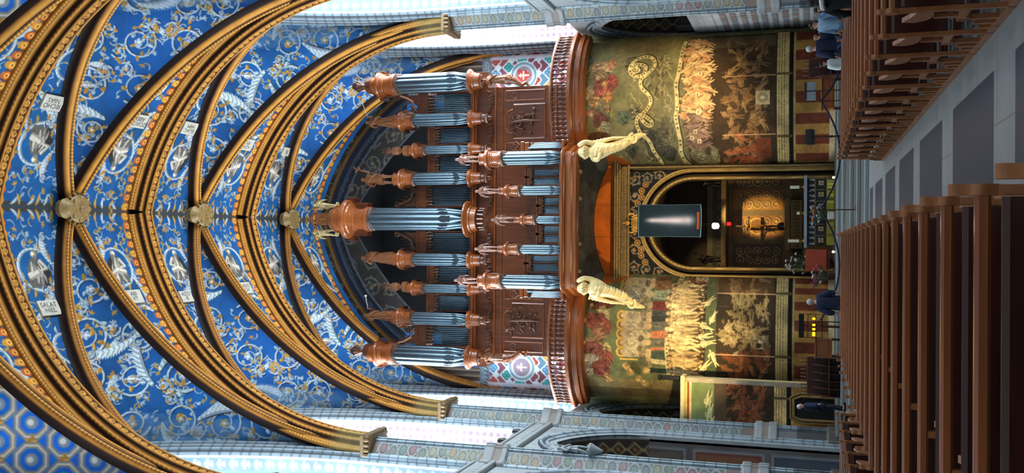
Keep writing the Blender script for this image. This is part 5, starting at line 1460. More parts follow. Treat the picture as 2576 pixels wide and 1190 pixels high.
def turret(organ, x, y, r, zb, zt, zcr, zct, half, foot, big=False, mat=None, npipe=5, claws=False):
    """pipe tower with corbel, pipes, carved shade, drum and cornice"""
    mt = mat or M['organ']; ml = M['organ_light']
    c = MB(); R1 = max(half * .92, r * 1.35)
    c.lathe([(R1 * .62, zb - .62), (R1 * .66, zb - .34), (R1 * .72, zb - .3), (R1 * .74, zb - .22), (R1 * .9, zb - .16), (R1 * .98, zb - .09), (R1, zb - .03), (R1 * .97, zb), (r * .5, zb)], x, y, 0, 32)
    p = c.build('pipe_tower', ml, organ, True)
    b = MB(); b.lathe([(.03, zb - .6 - foot), (.08, zb - .56 - foot), (.05, zb - .5 - foot), (R1 * .22, zb - .42 - foot), (R1 * .3, zb - .4 - foot * .8), (R1 * .46, zb - .5 - foot * .5), (R1 * .5, zb - .58 - foot * .2), (R1 * .62, zb - .6 - foot * .15), (R1 * .64, zb - .62), (R1 * .56, zb - .6)] if not claws else [(.03, zb - .6 - foot), (.1, zb - .5 - foot), (.05, zb - .4 - foot * .6), (R1 * .3, zb - .66), (R1 * .6, zb - .63)], x, y, 0, 26)
    if not claws:
        for k in range(9): a = -PI * (k + .5) / 9; b.ball(x + R1 * .42 * math.cos(a), y + R1 * .42 * math.sin(a), zb - .56 - foot * .55, .06, .06, .09, 7, 5)
    for k in range(7 if claws else 0):
        a = -PI * (k + .5) / (7 if big else 5); rr = R1 * .58; b.tube([(x + rr * math.cos(a), y + rr * math.sin(a), zb - .72), (x + rr * .95 * math.cos(a), y + rr * .95 * math.sin(a), zb - .72 - foot * .4), (x + rr * .4 * math.cos(a), y + rr * .4 * math.sin(a), zb - .62 - foot * .85)], [.035, .05, .03], 6)
    b.build('corbel', mt, p, True)
    pr = r * .5 if npipe == 5 else r * .42
    for k in range(npipe):
        a = -PI / 2 + (k - (npipe - 1) / 2) * (PI * .9 / (npipe - 1) if npipe > 1 else 0)
        px, py = x + (r - pr * .55) * 1.05 * math.cos(a), y + (r - pr * .55) * 1.05 * math.sin(a)
        q = abs(k - (npipe - 1) / 2); L = zt - zb
        mouth = zb + (.12 if big else .11) * L + q * (.035 * L) + .08
        pipe(p, px, py, zb, zt + .1, pr * (1.0 if q < .6 else .86), mouth)
    carved_ring('pipe_shade', x, y, zt + .42 * (zcr - zt) + .1, r * 1.12, (zcr - zt) * .9, p)
    d = MB(); rd = r * 1.1; H = zct - zcr
    d.lathe([(rd * 1.04, zt + (zcr - zt) * .4), (rd * 1.16, zt + (zcr - zt) * .48), (rd * 1.2, zcr - (zcr - zt) * .25), (rd * 1.14, zcr), (rd, zcr + .02), (rd * .98, zcr + H * .3), (rd * 1.08, zcr + H * .33), (rd * 1.1, zcr + H * .38), (rd * 1.2, zcr + H * .41), (half * .8, zcr + H * .46), (half * .84, zcr + H * .5), (half * .96, zcr + H * .54), (half, zcr + H * .6), (half, zcr + H * .67), (half * .9, zcr + H * .7), (half * .66, zcr + H * .73), (half * .62, zcr + H * .76), (half * .62, zct - .05), (half * .7, zct - .04), (half * .7, zct), (half * .3, zct + .03)], x, y, 0, 34)
    d.build('tower_cornice', ml, p, True)
    # pediment wings running back to the case
    w = MB(); w.bbox(x - half * 1.12, y + .1, zcr + H * .46, x + half * 1.12, y + .75, zcr + H * .7, .02); w.bbox(x - half * .85, y + .1, zcr, x + half * .85, y + .7, zcr + H * .5, .02)
    w.build('entablature', mt, p)
    return p
def pipe_flat(organ, x0, x1, y, zb, zt, zw, n, vshape, scroll_up, mat=None, hw=.06):
    mt = mat or M['organ']
    f = MB(); f.bbox(x0 - .08, y - .12, zt + (zw - zt) * .35, x1 + .08, y + .2, zw, .02); f.bbox(x0 - .12, y - .18, zw - .1, x1 + .12, y + .2, zw, .02)
    for xx in (x0 - .06, x1 + .02): f.box(xx, y - .04, zb - .05, xx + hw, y + .2, zt + .3)
    f.bbox(x0 - .06, y - .08, zb - .1, x1 + .06, y + .16, zb, .015)
    p = f.build('pipe_flat', mt, organ)
    dx = (x1 - x0) / n
    for k in range(n):
        cx = x0 + (k + .5) * dx; u = (k + .5) / n
        q = {'/': u, '\\': 1 - u, 'V': abs(u - .5) * 2, 'A': 1 - abs(u - .5) * 2}[vshape]
        pipe(p, cx, y + .04, zb, zt + (zw - zt) * .4, dx * .44, zb + (zt - zb) * (.14 + .16 * q), flat=True)
    s = MB()
    for k in range(n + 2):
        cx = x0 + (k + .2) * (x1 - x0) / (n + 1.4); hh = (zw - zt) * .5 * (.75 + .5 * abs(math.sin(k * 2.1)))
        q_ = rnd.uniform(-.03, .03); s.ball(cx + q_, y - .06, zt + (zw - zt) * rnd.uniform(.2, .3), .06, .05, .07, 6, 5); s.ball(cx + .05 + q_, y - .07, zt + .02 + hh * .1, .05, .04, .05, 6, 5); s.tube([(cx, y - .08, zt + (zw - zt) * .4), (cx + .07 * (-1) ** k, y - .1, zt + .08), (cx + .02, y - .08, zt - hh * rnd.uniform(0, .3))], [.035, .04, .02], 6)
    s.build('pipe_shade', M['carve'], p, True)
    if scroll_up:
        sgn = scroll_up; xa, xb = (x0, x1) if sgn > 0 else (x1, x0); d = xb - xa
        s = MB(); pts = [(xa + d * .1, y, zw + .1), (xa + d * .35, y, zw + .32), (xa + d * .6, y, zw + .36), (xa + d * .8, y, zw + .7), (xb, y, zw + 1.25)]
        s.tube(pts, [.07, .1, .1, .09, .06], 8)
        for cx, cz, rr in ((xa + d * .2, zw + .22, .14), (xb - d * .08, zw + 1.2, .12)):
            s.tube([(cx + rr * math.cos(t), y, cz + rr * math.sin(t)) for t in np.linspace(0, 5.5, 12)], [.05] * 12, 6)
        for k in range(5): s.tube([(xa + d * (.25 + .15 * k), y - .02, zw + .3 + .13 * k), (xa + d * (.2 + .15 * k), y - .03, zw + .52 + .16 * k)], [.045, .01], 6)
        s.prism([(xa + d * .3, zw), (xb, zw), (xb, zw + .95), (xa + d * .75, zw + .45)], 'y', y + .02, y + .08)
        s.build('scroll_bracket', M['carve'], p, True)
    return p
YO = 46.9
organ = empty('pipe_organ', (0, YO, 13.2)); tag(organ, 'great carved oak pipe organ filling the gallery below the last vault bay', 'pipe organ')
organ_inv = Matrix.Translation((0, -YO, -13.2))
def settle(root, off):
    """children were modelled in world coordinates: shift them into the root's frame"""
    for ch in root.children: ch.matrix_parent_inverse = Matrix.Translation(tuple(-c for c in off))
# lower case
m = MB(); XB = ox(6.85)
m.box(-XB - .15, 47.25, 13.2, XB, 49.5, oz(18.1)); m.box(-XB - .15, 47.5, oz(18.1), XB, 49.5, oz(20.3))
m.box(-ox(7.7), 47.3, oz(17.8), ox(7.7), 48.6, oz(18.55)); m.box(-.6, 48.3, oz(21), .55, 49.4, oz(22.2))
m.build('case', M['organ'], organ)
m = MB(); m.box(-XB + .1, 47.42, oz(18.65), XB - .1, 47.49, oz(20.32)); m.build('case_shade_board', M['dark'], organ)  # near-black board painted as the shaded depth behind the pipes
m = MB()
for z, o_, h in ((oz(18.34), .22, .1), (oz(18.44), .3, .12), (oz(17.3), .1, .08), (14.2, .08, .07), (13.3, .1, .2), (oz(16.95), .05, .05)): m.bbox(-XB - .15 - o_ * .4, 47.25 - o_, z, XB + o_ * .4, 47.3, z + h, .02)
m.build('case_moulding', M['organ_light'], organ)
for sd in (-1, 1):                              # panelled wings behind the balustrade
    for (xa, xb, za, zb_, big_) in ((4.25, 6.0, 14.85, 17.0, 1), (6.2, 6.75, 14.85, 17.0, 0), (4.25, 6.0, 13.6, 14.5, 0), (6.2, 6.75, 13.6, 14.5, 0), (3.5, 4.05, 14.85, 17.0, 0)):
        a, b = sorted((sd * ox(xa) - .08, sd * ox(xb) - .08)); w_ = .05
        m = MB()
        if big_:
            cxm = (a + b) / 2; out = [(a, za), (b, za), (b, zb_ - .45), (b - .25, zb_ - .4), (b - .35, zb_ - .12), (b - .6, zb_), (a + .6, zb_), (a + .35, zb_ - .12), (a + .25, zb_ - .4), (a, zb_ - .45), (a, za)]
            m.tube([(p[0], 47.24, p[1]) for p in out], .045, 6)
            pn = m.build('carved_panel', M['organ_light'], organ, True)
            t = MB()
            for k in range(34):                 # trophy of instruments and foliage
                u, v = rnd.gauss(0, .3), rnd.uniform(-.75, .75); L = rnd.uniform(.15, .4); an = rnd.uniform(0, PI)
                t.tube([(cxm + u, 47.2, (za + zb_) / 2 + v), (cxm + u + L * .5 * math.cos(an), 47.13, (za + zb_) / 2 + v + L * .5 * math.sin(an)), (cxm + u + L * math.cos(an + .5), 47.19, (za + zb_) / 2 + v + L * math.sin(an + .5))], [.04, .035, .015], 6)
            for k in range(9): t.ball(cxm + rnd.gauss(0, .3), 47.16, (za + zb_) / 2 + rnd.uniform(-.7, .7), .08, .06, .08, 8, 6)
            t.tube([(cxm, 47.15, za + .2), (cxm + .02, 47.12, (za + zb_) / 2), (cxm - .05, 47.15, zb_ - .25)], [.02, .09, .03], 8)
            t.build('trophy_carving', M['carve'], pn, True)
        else:
            m.bbox(a, 47.2, za, b, 47.26, za + w_, .012); m.bbox(a, 47.2, zb_ - w_, b, 47.26, zb_, .012); m.bbox(a, 47.2, za, a + w_, 47.26, zb_, .012); m.bbox(b - w_, 47.2, za, b, 47.26, zb_, .012)
            if zb_ > 16: m.tube([((a + b) / 2 + .17 * math.cos(t), 47.23, zb_ - .5 + .17 * math.sin(t)) for t in np.linspace(0, 2 * PI, 18)], .02, 6)
            m.build('case_panel', M['organ_light'], organ)
    # swags under the tower floor
for k, x in enumerate((6.1, 4.4, 2.85, 1.15, -1.3, -3.0, -4.6, -6.3)):
    s = MB(); xx = ox(x)
    for j in range(13):
        t = j / 12.; s.ball(xx - .55 + 1.1 * t, 47.1, oz(17.75) - .28 * math.sin(PI * t) + .03 * (j % 2), .06, .06, .065, 6, 5)
    for j in range(6): s.tube([(xx - .5 + .2 * j, 47.1, oz(17.7)), (xx - .45 + .2 * j, 47.06, oz(17.5))], [.04, .012], 6)
    s.build('swag', M['carve'], organ, True)
TW_ = [(7.15, .46, 22.5, 23.05, 24.15, .70, 0, .9), (5.2, .29, 21.6, 21.85, 22.87, .52, 1, .75), (3.62, .20, 20.96, 21.25, 22.0, .40, 1, .7), (2.1, .29, 21.55, 21.83, 22.85, .52, 1, .75), (-.03, .5, 23.85, 24.35, 26.1, 1.06, 2, .75)]
for x, r, zt, zcr, zct, half, kd, foot in TW_:
    for sd in ((1, -1) if kd != 2 else (1,)):
        turret(organ, ox(x * sd) - (.0 if sd > 0 else .05), YO - .15 - (.25 if kd == 2 else 0), r * (1.04 if kd == 2 else 1), oz(18.62), oz(zt), oz(zcr), oz(zct), half, foot if kd else .15, kd != 1, None, 5, kd == 2)
for x0, x1, zt, zw, n, vs, up in ((5.62, 6.62, 20.75, 21.67, 10, '/', 1), (3.98, 4.78, 20.45, 21.08, 9, 'V', 0), (2.45, 3.3, 20.45, 21.05, 9, '/', 0), (.68, 1.72, 20.83, 21.67, 11, '\\', -1)):
    for sd in (1, -1):
        a, b = sorted((ox(sd * x0) - (0 if sd > 0 else .05), ox(sd * x1) - (0 if sd > 0 else .05)))
        v = vs if sd > 0 else {'/': '\\', '\\': '/', 'V': 'V'}[vs]
        pipe_flat(organ, a, b, YO + .25, oz(18.7), oz(zt), oz(zw), n, v, up * sd)
settle(organ, (0, YO, 13.2))
# ---- statues and finials of the great organ
zf = lambda z: oz(z) + .04
statue('brown carved robed figure on the tower next to the outermost right organ tower', (ox(5.2), YO - .05, zf(22.87)), .2, 1.75, M['statue_wood'], 'trumpet')
statue('brown carved warrior raising a leafy branch, just right of the tall centre tower', (ox(2.1), YO - .05, zf(22.85)), 0, 2.0, M['statue_wood'], 'warrior')
statue('brown carved robed statue just left of the tall centre organ tower', (ox(-2.1), YO - .05, zf(22.85)), 0, 1.95, M['statue_wood'], 'robed')
statue('brown robed figure blowing a long white trumpet beside the outermost left tower', (ox(-5.2), YO - .05, zf(22.87)), PI * .25, 1.75, M['statue_wood'], 'trumpet')
for sd, w in ((1, 'right'), (-1, 'left')):
    t = empty('urn_finial', (ox(3.62 * sd), YO - .1, zf(22.0))); tag(t, 'brown carved urn finial with a leaf flame on the shortest tower of the %s half' % w, 'finial', 'urn finials on the organ')
    MB().lathe([(.3, 0), (.28, .3), (.18, .34), (.06, .42), (.2, .55), (.24, .75), (.2, .95), (.1, 1.02)], seg=18).build('urn', M['statue_wood'], t, True)
    m = MB()
    for k in range(9): a = k * .7; m.tube([(.05 * math.cos(a), .05 * math.sin(a), 1.0), (.16 * math.cos(a), .16 * math.sin(a), 1.2), (.1 * math.cos(a + .5), .1 * math.sin(a + .5), 1.5 + .05 * (k % 3))], [.04, .05, .012], 6)
    m.build('flame', M['carve'], t, True)
    t = empty('shell_finial', (ox(7.15 * sd), YO - .1, zf(24.15))); tag(t, 'carved fluted finial on the outermost %s organ tower, against the gilded rib' % w, 'finial', 'fluted finials on the outer towers')
    MB().lathe([(.45, 0), (.4, .3), (.3, .38), (.1, .5), (.16, .6)], seg=20).build('base', M['organ'], t, True)
    m = MB()
    for k in range(11): a = k * .571; m.tube([(.06 * math.cos(a), .06 * math.sin(a), .55), (.27 * math.cos(a), .27 * math.sin(a), .85), (.1 * math.cos(a), .1 * math.sin(a), 1.2)], [.05, .08, .03], 6)
    m.build('flame', M['carve'], t, True)
    # figure console under the outer tower
    t = statue('dark carved bearded herm figure carrying the outermost %s organ tower' % w, (ox(7.15 * sd), YO - .25, oz(16.3)), sd * .3, 1.62, M['statue_wood'], 'robed', None, 'herm_figure')
    m = MB(); m.tube([(0, 0, .3), (-sd * .1, 0, -.2), (-sd * .35, .1, -.6), (-sd * .2, .1, -.85), (-sd * .5, .12, -1.05)], [.3, .2, .12, .12, .05], 10); m.build('scroll', M['organ_light'], t, True)
    for j in range(3): pass
# coat of arms with two cream angels on the centre tower
xc, yc_, zc_ = ox(-.03), YO - .35, oz(26.1)
t = empty('coat_of_arms', (xc, yc_, zc_ + .04)); tag(t, 'dark carved coat of arms crowning the tallest centre organ tower', 'carving')
MB().lathe([(.62, 0), (.55, .3), (.3, .4)], seg=24).build('base', M['statue_wood'], t, True)
m = MB(); m.prism([(-.3, .5), (0, .35), (.3, .5), (.36, 1.05), (.2, 1.3), (-.2, 1.3), (-.36, 1.05)], 'y', -.12, .1); m.build('shield', M['statue_wood'], t)
m = MB(); m.prism([(-.04, .62), (.04, .62), (.05, 1.0), (-.05, 1.0)], 'y', -.16, -.12); m.build('shield_emblem', M['gold'], t)
m = MB()
for k in range(9): a = k * PI / 8; m.ball(.36 * math.cos(a), 0, 1.3 + .3 * math.sin(a), .1, .09, .1, 8, 6)
m.ball(0, 0, 1.72, .12, .1, .14); m.build('crown', M['statue_wood'], t, True)
for sd, w in ((1, 'right'), (-1, 'left')):
    statue('cream winged angel seated %s of the coat of arms on the tallest tower' % w, (xc + sd * .75, yc_ + .1, zc_ + .1), -sd * .7, 1.45, M['cream_stone'], 'child_a', None, 'angel_statue')

# ---- the small front organ (chair organ)
YC = 44.95
chair = empty('chair_organ', (-.1, YC, 13.27)); tag(chair, 'small front pipe organ with five short towers on the middle of the gallery edge', 'pipe organ')
kc = (YC + .0) / 44.5; cxf = lambda x: (x + 1.2) * kc - 1.2; czf = lambda z: 1.6 + (z - 1.6) * kc
m = MB(); m.box(-3.25, 45.15, 13.27, 3.1, 46.1, 14.95); m.box(-2.9, 45.3, 14.95, 2.8, 46.0, 15.2); m.build('case', M['organ'], chair)
m = MB()
for z, o_ in ((13.27, .2), (13.36, .14)): m.bbox(-3.3 - o_ * .3, 45.0 - o_, z, 3.15 + o_ * .3, 45.2, z + .08, .015)
m.build('case_moulding', M['organ_light'], chair)
for x, r, zt, zct, foot in ((2.93, .30, 16.03, 17.39, .35), (1.33, .20, 15.14, 16.33, .3), (-.1, .17, 14.37, 15.5, .3), (-1.55, .20, 15.16, 16.34, .3), (-3.14, .30, 16.04, 17.42, .35)):
    zb = czf(13.17); zt = czf(zt); zc = czf(zct)
    turret(chair, cxf(x), YC - .05, r, zb, zt, zt + (zc - zt) * .3, zc, r * 1.55, foot - .1, False)
for x0, x1, zt, zw in ((1.62, 2.38, 14.73, 15.1), (.2, .98, 14.17, 14.5), (-1.2, -.4, 14.17, 14.5), (-2.62, -1.85, 14.73, 15.1)):
    pipe_flat(chair, cxf(x0), cxf(x0 + (x1 - x0) * .47), YC + .1, czf(13.27), czf(zt), czf(zw), 6, '/', 0); pipe_flat(chair, cxf(x0 + (x1 - x0) * .53), cxf(x1), YC + .1, czf(13.27), czf(zt), czf(zw), 6, '\\', 0)
# side facets seen edge on
for sd in (1, -1):
    m = MB(); xs = cxf(3.55) if sd > 0 else cxf(-3.72); 
    m.box(xs - .12, 45.5, 13.3, xs + .12, 45.9, 15.4); m.bbox(xs - .3, 45.25, 13.3, xs + .3, 45.9, 13.42, .02); m.bbox(xs - .25, 45.2, 15.35, xs + .25, 45.95, 15.55, .03); m.bbox(xs - .2, 45.25, 15.1, xs + .2, 45.9, 15.35, .02)
    pf = m.build('side_flat', M['organ_light'], chair)
    for k in range(6): pipe(pf, xs - sd * (.12 - .06 * k) * 1.0, 45.2 + .1 * k, 13.42, 15.15, .045, 13.85)
    s = MB()
    for k in range(6): s.ball(xs + (-.2 + .08 * k), 45.18 + .1 * k, 15.02, .06, .06, .08, 6, 5)
    s.tube([(xs - sd * .35, 45.4, 15.6), (xs - sd * .15, 45.4, 15.85), (xs + sd * .1, 45.4, 15.65), (xs + sd * .25, 45.4, 15.85), (xs + sd * .12, 45.4, 15.98)], [.07, .08, .07, .06, .03], 8)
    for k in range(8): s.tube([(xs - sd * (.3 + .01 * k), 45.35, 15.7 + .12 * k), (xs - sd * (.22 - .02 * (k % 2)), 45.3, 15.82 + .12 * k)], [.05, .02], 6)
    s.build('scroll_bracket', M['carve'], pf, True)
settle(chair, (-.1, YC, 13.27))
for x, zc, kd, h, lb in ((2.93, 17.39, 'child_a', 1.28, 'polished winged child statue on the right end tower of the small front organ'), (1.33, 16.33, 'child_b', 1.26, 'polished winged child statue on the second tower from the right of the small front organ'), (-.1, 15.5, 'child_a', 1.24, 'polished winged child statue on the shortest middle tower of the small front organ'),
                         (-1.55, 16.34, 'child_b', 1.26, 'polished winged child statue on the second tower from the left of the small front organ'), (-3.14, 17.42, 'child_a', 1.26, 'polished winged child statue on the left end tower of the small front organ')):
    statue(lb, (cxf(x), YC - .05, czf(zc) + .08), rnd.uniform(-.3, .3), h, M['bronze_fig'], kd, 'child statues on the small front organ')
# ---- the two cream figure brackets under the small organ
def atlas(sd):
    t = empty('figure_bracket', (sd * 3.3 - .1, 44.95, 12.55)); tag(t, 'cream winged figure bracket with scroll tail under the %s end of the small organ' % ('right' if sd > 0 else 'left'), 'bracket', 'figure brackets below the small organ')
    J = {'top': (0, 0, -.05, (.3, .28)), 'head': (0, -.1, -.35, (.26, .26)), 'neck': (sd * .02, -.05, -.62, (.16, .16)), 'chest': (sd * .05, 0, -.95, (.40, .32)), 'waist': (sd * .15, .15, -1.45, (.30, .28)), 'hip': (sd * .33, .45, -1.95, (.27, .26)),
         'tail': (sd * .62, .8, -2.45, (.2, .2)), 'curl': (sd * .85, 1.05, -2.75, (.17, .17)), 'end': (sd * .95, 1.3, -3.15, (.06, .06)),
         'sa': (.42, .0, -.8, .16), 'ea': (.5, -.25, -.4, .12), 'wa': (.3, -.2, -.05, .12), 'sb': (-.35, .0, -.8, .16), 'eb': (-.42, -.35, -1.1, .12), 'wb': (-.05, -.38, -1.25, .1)}
    B = [('chest', 'neck'), ('neck', 'head'), ('head', 'top'), ('chest', 'waist'), ('waist', 'hip'), ('hip', 'tail'), ('tail', 'curl'), ('curl', 'end'), ('chest', 'sa'), ('sa', 'ea'), ('ea', 'wa'), ('chest', 'sb'), ('sb', 'eb'), ('eb', 'wb')]
    skinned('body', J, B, M['cream_stone'], t, 2)
    m = MB()
    for k in range(14): a = k * .45; m.tube([(.2 * math.cos(a), -.1 + .2 * math.sin(a), -.25), (.3 * math.cos(a), -.12 + .3 * math.sin(a), -.4), (.24 * math.cos(a + .3), -.1 + .24 * math.sin(a + .3), -.56)], [.05, .07, .03], 6)
    m.build('hair', M['cream_stone'], t, True)
    m = MB()
    for k in range(11):
        z = -.95 - .13 * k; f = k / 10.; cx = sd * (.05 + .35 * f * f); cy = .0 + .5 * f * f
        w_ = .24 - .08 * f; m.tube([(cx - w_, cy - .05, z + .05), (cx - w_ * .5, cy - .3 + .06 * f, z - .06), (cx + w_ * .5, cy - .28 + .06 * f, z - .12 - .05 * (k % 2)), (cx + w_, cy - .04, z - .1)], [.07, .1, .1, .06], 8)
    m.build('drapery', M['cream_stone'], t, True)
    m = MB()
    for k in range(7): m.tube([(sd * .3, .1, -.7), (sd * (.5 + .03 * k), .15, -.6 - .18 * k), (sd * (.5 + .04 * k), .3, -.95 - .28 * k)], [.06, .09, .02], 6)
    m.build('wing', M['cream_stone'], t, True)
    m = MB(); m.tube([(sd * .72 + .22 * math.cos(q), .72, -2.6 + .22 * math.sin(q) * (1 - q * .05)) for q in np.linspace(0, 5.6, 16)], [.07] * 16, 8); m.build('scroll', M['cream_stone'], t, True)
atlas(1); atlas(-1)
# ================================================================== pews
ORD = ['first', 'second', 'third', 'fourth', 'fifth', 'sixth', 'seventh', 'eighth', 'ninth', 'tenth', 'eleventh', 'twelfth', 'thirteenth', 'fourteenth', 'fifteenth', 'sixteenth', 'seventeenth', 'eighteenth', 'nineteenth', 'twentieth', 'twenty-first', 'twenty-second', 'twenty-third']
PL = 2.78
def pew_proto():
    t = empty('pew', (0, 0, 0))
    def frame(x, nm, parent):
        m = MB(); w = .021
        m.prism([(-.028, .0), (.024, .0), (.022, .94), (-.022, .94)], 'x', x - w, x + w)                       # back post
        m.prism([(-.30, .0), (.71, .0), (.71, .05), (.68, .07), (-.28, .07), (-.30, .05)], 'x', x - w, x + w)  # sleeper
        m.prism([(.36, .07), (.42, .07), (.42, .40), (.36, .40)], 'x', x - w, x + w)
        m.prism([(.03, .34), (.30, .34), (.36, .28), (.45, .30), (.45, .40), (.03, .42)], 'x', x - w, x + w)  # seat bearer
        m.prism([(.03, .62), (.24, .62), (.34, .66), (.40, .74), (.37, .85), (.22, .80), (.03, .76)], 'x', x - w, x + w)  # arm
        m.prism([(.24, .40), (.30, .40), (.30, .60), (.24, .60)], 'x', x - w * .8, x + w * .8)
        m.prism([(-.28, .07), (-.22, .07), (-.22, .17), (-.28, .17)], 'x', x - w, x + w)
        m.prism([(.56, .07), (.62, .07), (.62, .24), (.56, .24)], 'x', x - w, x + w)
        o = m.build(nm, M['pew_end'], parent)
        return o
    def cap(x, parent):
        o_ = [(.022, .90)] + [(.045 * math.cos(a), .965 + .045 * math.sin(a)) for a in np.linspace(-.35, 1.15, 7)] + [(.016, 1.02), (.02, 1.045)] + [(.021 * math.cos(a), 1.062 + .02 * math.sin(a)) for a in np.linspace(.1, PI - .1, 7)]
        o_ += [(-.02, 1.045), (-.016, 1.02)] + [(-.045 * math.cos(a), .965 + .045 * math.sin(a)) for a in np.linspace(1.15, -.35, 7)] + [(-.022, .90)]
        m = MB(); m.prism(o_, 'x', x - .023, x + .023)
        return m.build('finial', M['pew_end'], parent, True)
    for x in (.028, PL - .028): e = frame(x, 'end_frame', t); cap(x, e)
    frame(PL / 2, 'middle_frame', t)
    m = MB(); m.prism([(-.035, .94), (-.015, .925), (.02, .925), (.036, .94), (.032, .975), (.012, .985), (-.015, .985), (-.035, .972)], 'x', .05, PL - .05); m.build('top_rail', M['pew_light'], t)
    m = MB(); m.prism([(-.035, .40), (-.01, .40), (.0, .86), (-.025, .875), (-.035, .865)], 'x', .056, PL - .056); m.build('backrest', M['pew_panel'], t)
    m = MB(); m.prism([(-.04, .862), (.01, .862), (.01, .885), (-.035, .89)], 'x', .056, PL - .056); m.build('back_edge', M['pew'], t)
    m = MB(); m.prism([(.0, .41), (.43, .42), (.45, .435), (.43, .455), (.0, .445)], 'x', .03, PL - .03); m.build('seat', M['pew'], t)
    m = MB(); m.prism([(-.29, .17), (-.13, .17), (-.13, .2), (-.29, .2)], 'x', .03, PL - .03); m.build('kneeler', M['pew'], t)
    m = MB(); m.prism([(.50, .24), (.66, .24), (.66, .265), (.50, .265)], 'x', .03, PL - .03); m.build('foot_board', M['pew'], t)
    return t
pw = pew_proto(); used = False
def place_pew(x, y, label, group):
    global used
    o = copy_tree(pw) if used else pw
    used = True; o.location = (x, y, 0); tag(o, label, 'pew', group)
for k in range(16): place_pew(.77, 23.10 - 1.03 * k, 'varnished wooden pew right of the centre aisle, %s row counted from the altar steps' % ORD[k], 'pews right of the aisle')
for k in range(20): place_pew(-.95 - PL, 22.69 - 1.03 * k, 'varnished wooden pew left of the centre aisle, %s row counted from the altar steps' % ORD[k], 'pews left of the aisle')
for k in range(13): place_pew(-4.95 - PL, 22.34 - 1.03 * k, 'varnished wooden pew beyond the left side gangway, %s row from the altar steps' % ORD[k], 'pews by the left wall')

# ================================================================== chancel furniture
pz = lambda V, Y: 1.6 + (2043 - V) / F * Y * (1 + ((V - 1288) / F) ** 2 * 0)
px_ = lambda y, Y: (615 - y) / F * Y - 1.2
# altar
al = empty('altar', (.35, 47.2, PZ)); tag(al, 'black and white patterned altar under the arch with a gilded glass lower front', 'altar')
MB().bbox(-1.6, -.38, 0, 1.6, .4, 1.25, .02).build('body', M['black'], al)
ac = Canvas(-1.6, 0, 1.6, 1.25, .012, (24, 22, 22))
for k in range(13):
    u = -1.5 + k * .25
    for (v, c) in ((.98, (196, 190, 176)), (1.1, (150, 160, 170))): ac.poly([(u - .07, v - .07), (u + .08, v - .06), (u + rnd.uniform(-.05, .05), v + .07)], c)
for k in range(6): u = -1.35 + k * .54; ac.rect(u - .1, .5, u + .1, .72, (196, 176, 120)); ac.poly([(u, .5), (u + .1, .61), (u, .72), (u - .1, .61)], (140, 112, 70)); ac.rect(u + .2, .45, u + .24, .85, (120, 110, 80))
ac.rect(-1.6, .86, 1.6, .89, (130, 120, 100)); ac.rect(-1.6, 0, 1.6, .36, (168, 158, 40))
for k in range(20): u = rnd.uniform(-1.5, 1.5); ac.rect(u, .04, u + .1, .32, rnd.choice([(210, 206, 90), (120, 112, 30), (90, 86, 30)]))
Ua = np.linspace(-1.58, 1.58, 264)[None, :]; Va = np.linspace(.02, 1.23, 102)[:, None]
grid('front_panel', np.stack([Ua + 0 * Va, -.40 + 0 * Ua + 0 * Va, Va + 0 * Ua], -1), ac.sample(Ua + 0 * Va, Va + 0 * Ua), M['stone_paint'], al)
MB().bbox(-1.72, -.5, 1.25, 1.72, .5, 1.36, .02).build('table_top', M['stone'], al)
ACZ = PZ + 1.36
c = tag(MB().bbox(-1.35, 46.85, ACZ, 2.05, 47.55, ACZ + .02, .005).box(-1.35, 46.68, ACZ - .12, 2.05, 46.69, ACZ + .015).build('altar_cloth', M['stone']), 'grey white cloth laid along the top of the altar', 'cloth')
def candle(x, y, z, label, hc=.42, hs=.22):
    t = empty('altar_candle', (x, y, z)); tag(t, label, 'candle', 'candles on the altar')
    MB().lathe([(.11, 0), (.1, .03), (.03, .06), (.025, hs - .04), (.08, hs)], seg=14).build('candlestick', M['brass'], t, True)
    MB().lathe([(.075, hs), (.075, hs + hc), (.02, hs + hc + .01)], seg=16).build('candle', M['candle'], t, True)
candle(px_(477, 47.2), 47.2, ACZ + .02, 'thick cream candle at the right end of the altar'); candle(px_(607, 47.2), 47.2, ACZ + .02, 'thick cream candle at the left end of the altar', .5)
candle(px_(540, 47.2), 47.2, ACZ + .02, 'slim low candlestick near the middle of the altar, beside the bouquet', .12, .2)
# bouquet before the altar
def bouquet(name, loc, label, n, spread, h, cols, stems=True, pot=None):
    t = empty(name, loc); tag(t, label, 'plant')
    if pot: MB().lathe([(.12, 0), (.17, .05), (.2, .3), (.17, .33)], seg=18).build('vase', pot, t, True)
    m = MB()
    pts = []
    for k in range(n):
        a = rnd.uniform(0, 6.28); r = spread * math.sqrt(rnd.random()); z = h * rnd.uniform(.55, 1.0)
        p = (r * math.cos(a), r * math.sin(a), z); pts.append(p); m.tube([(0, 0, .25), (p[0] * .5, p[1] * .5, z * .6), p], .012, 5)
        for q in range(2): s = rnd.uniform(.3, .9); m.ball(p[0] * s + rnd.uniform(-.05, .05), p[1] * s, .25 + (z - .25) * s, .06, .03, .05, 5, 4)
    m.build('foliage', M['leaf'], t, True)
    for i, c in enumerate(cols):
        m = MB()
        for k, p in enumerate(pts):
            if k % len(cols) == i:
                for q in range(5): m.ball(p[0] + .035 * math.cos(q * 1.26), p[1] + .035 * math.sin(q * 1.26), p[2] + .01 * q, .04, .04, .03, 6, 5)
        m.build('blossoms', M[c], t, True)['kind'] = 'stuff'
    return t
M['orange_petal'] = plain('orange_petal', (236, 140, 40), .6); M['blue_petal'] = plain('blue_petal', (70, 110, 200), .6)
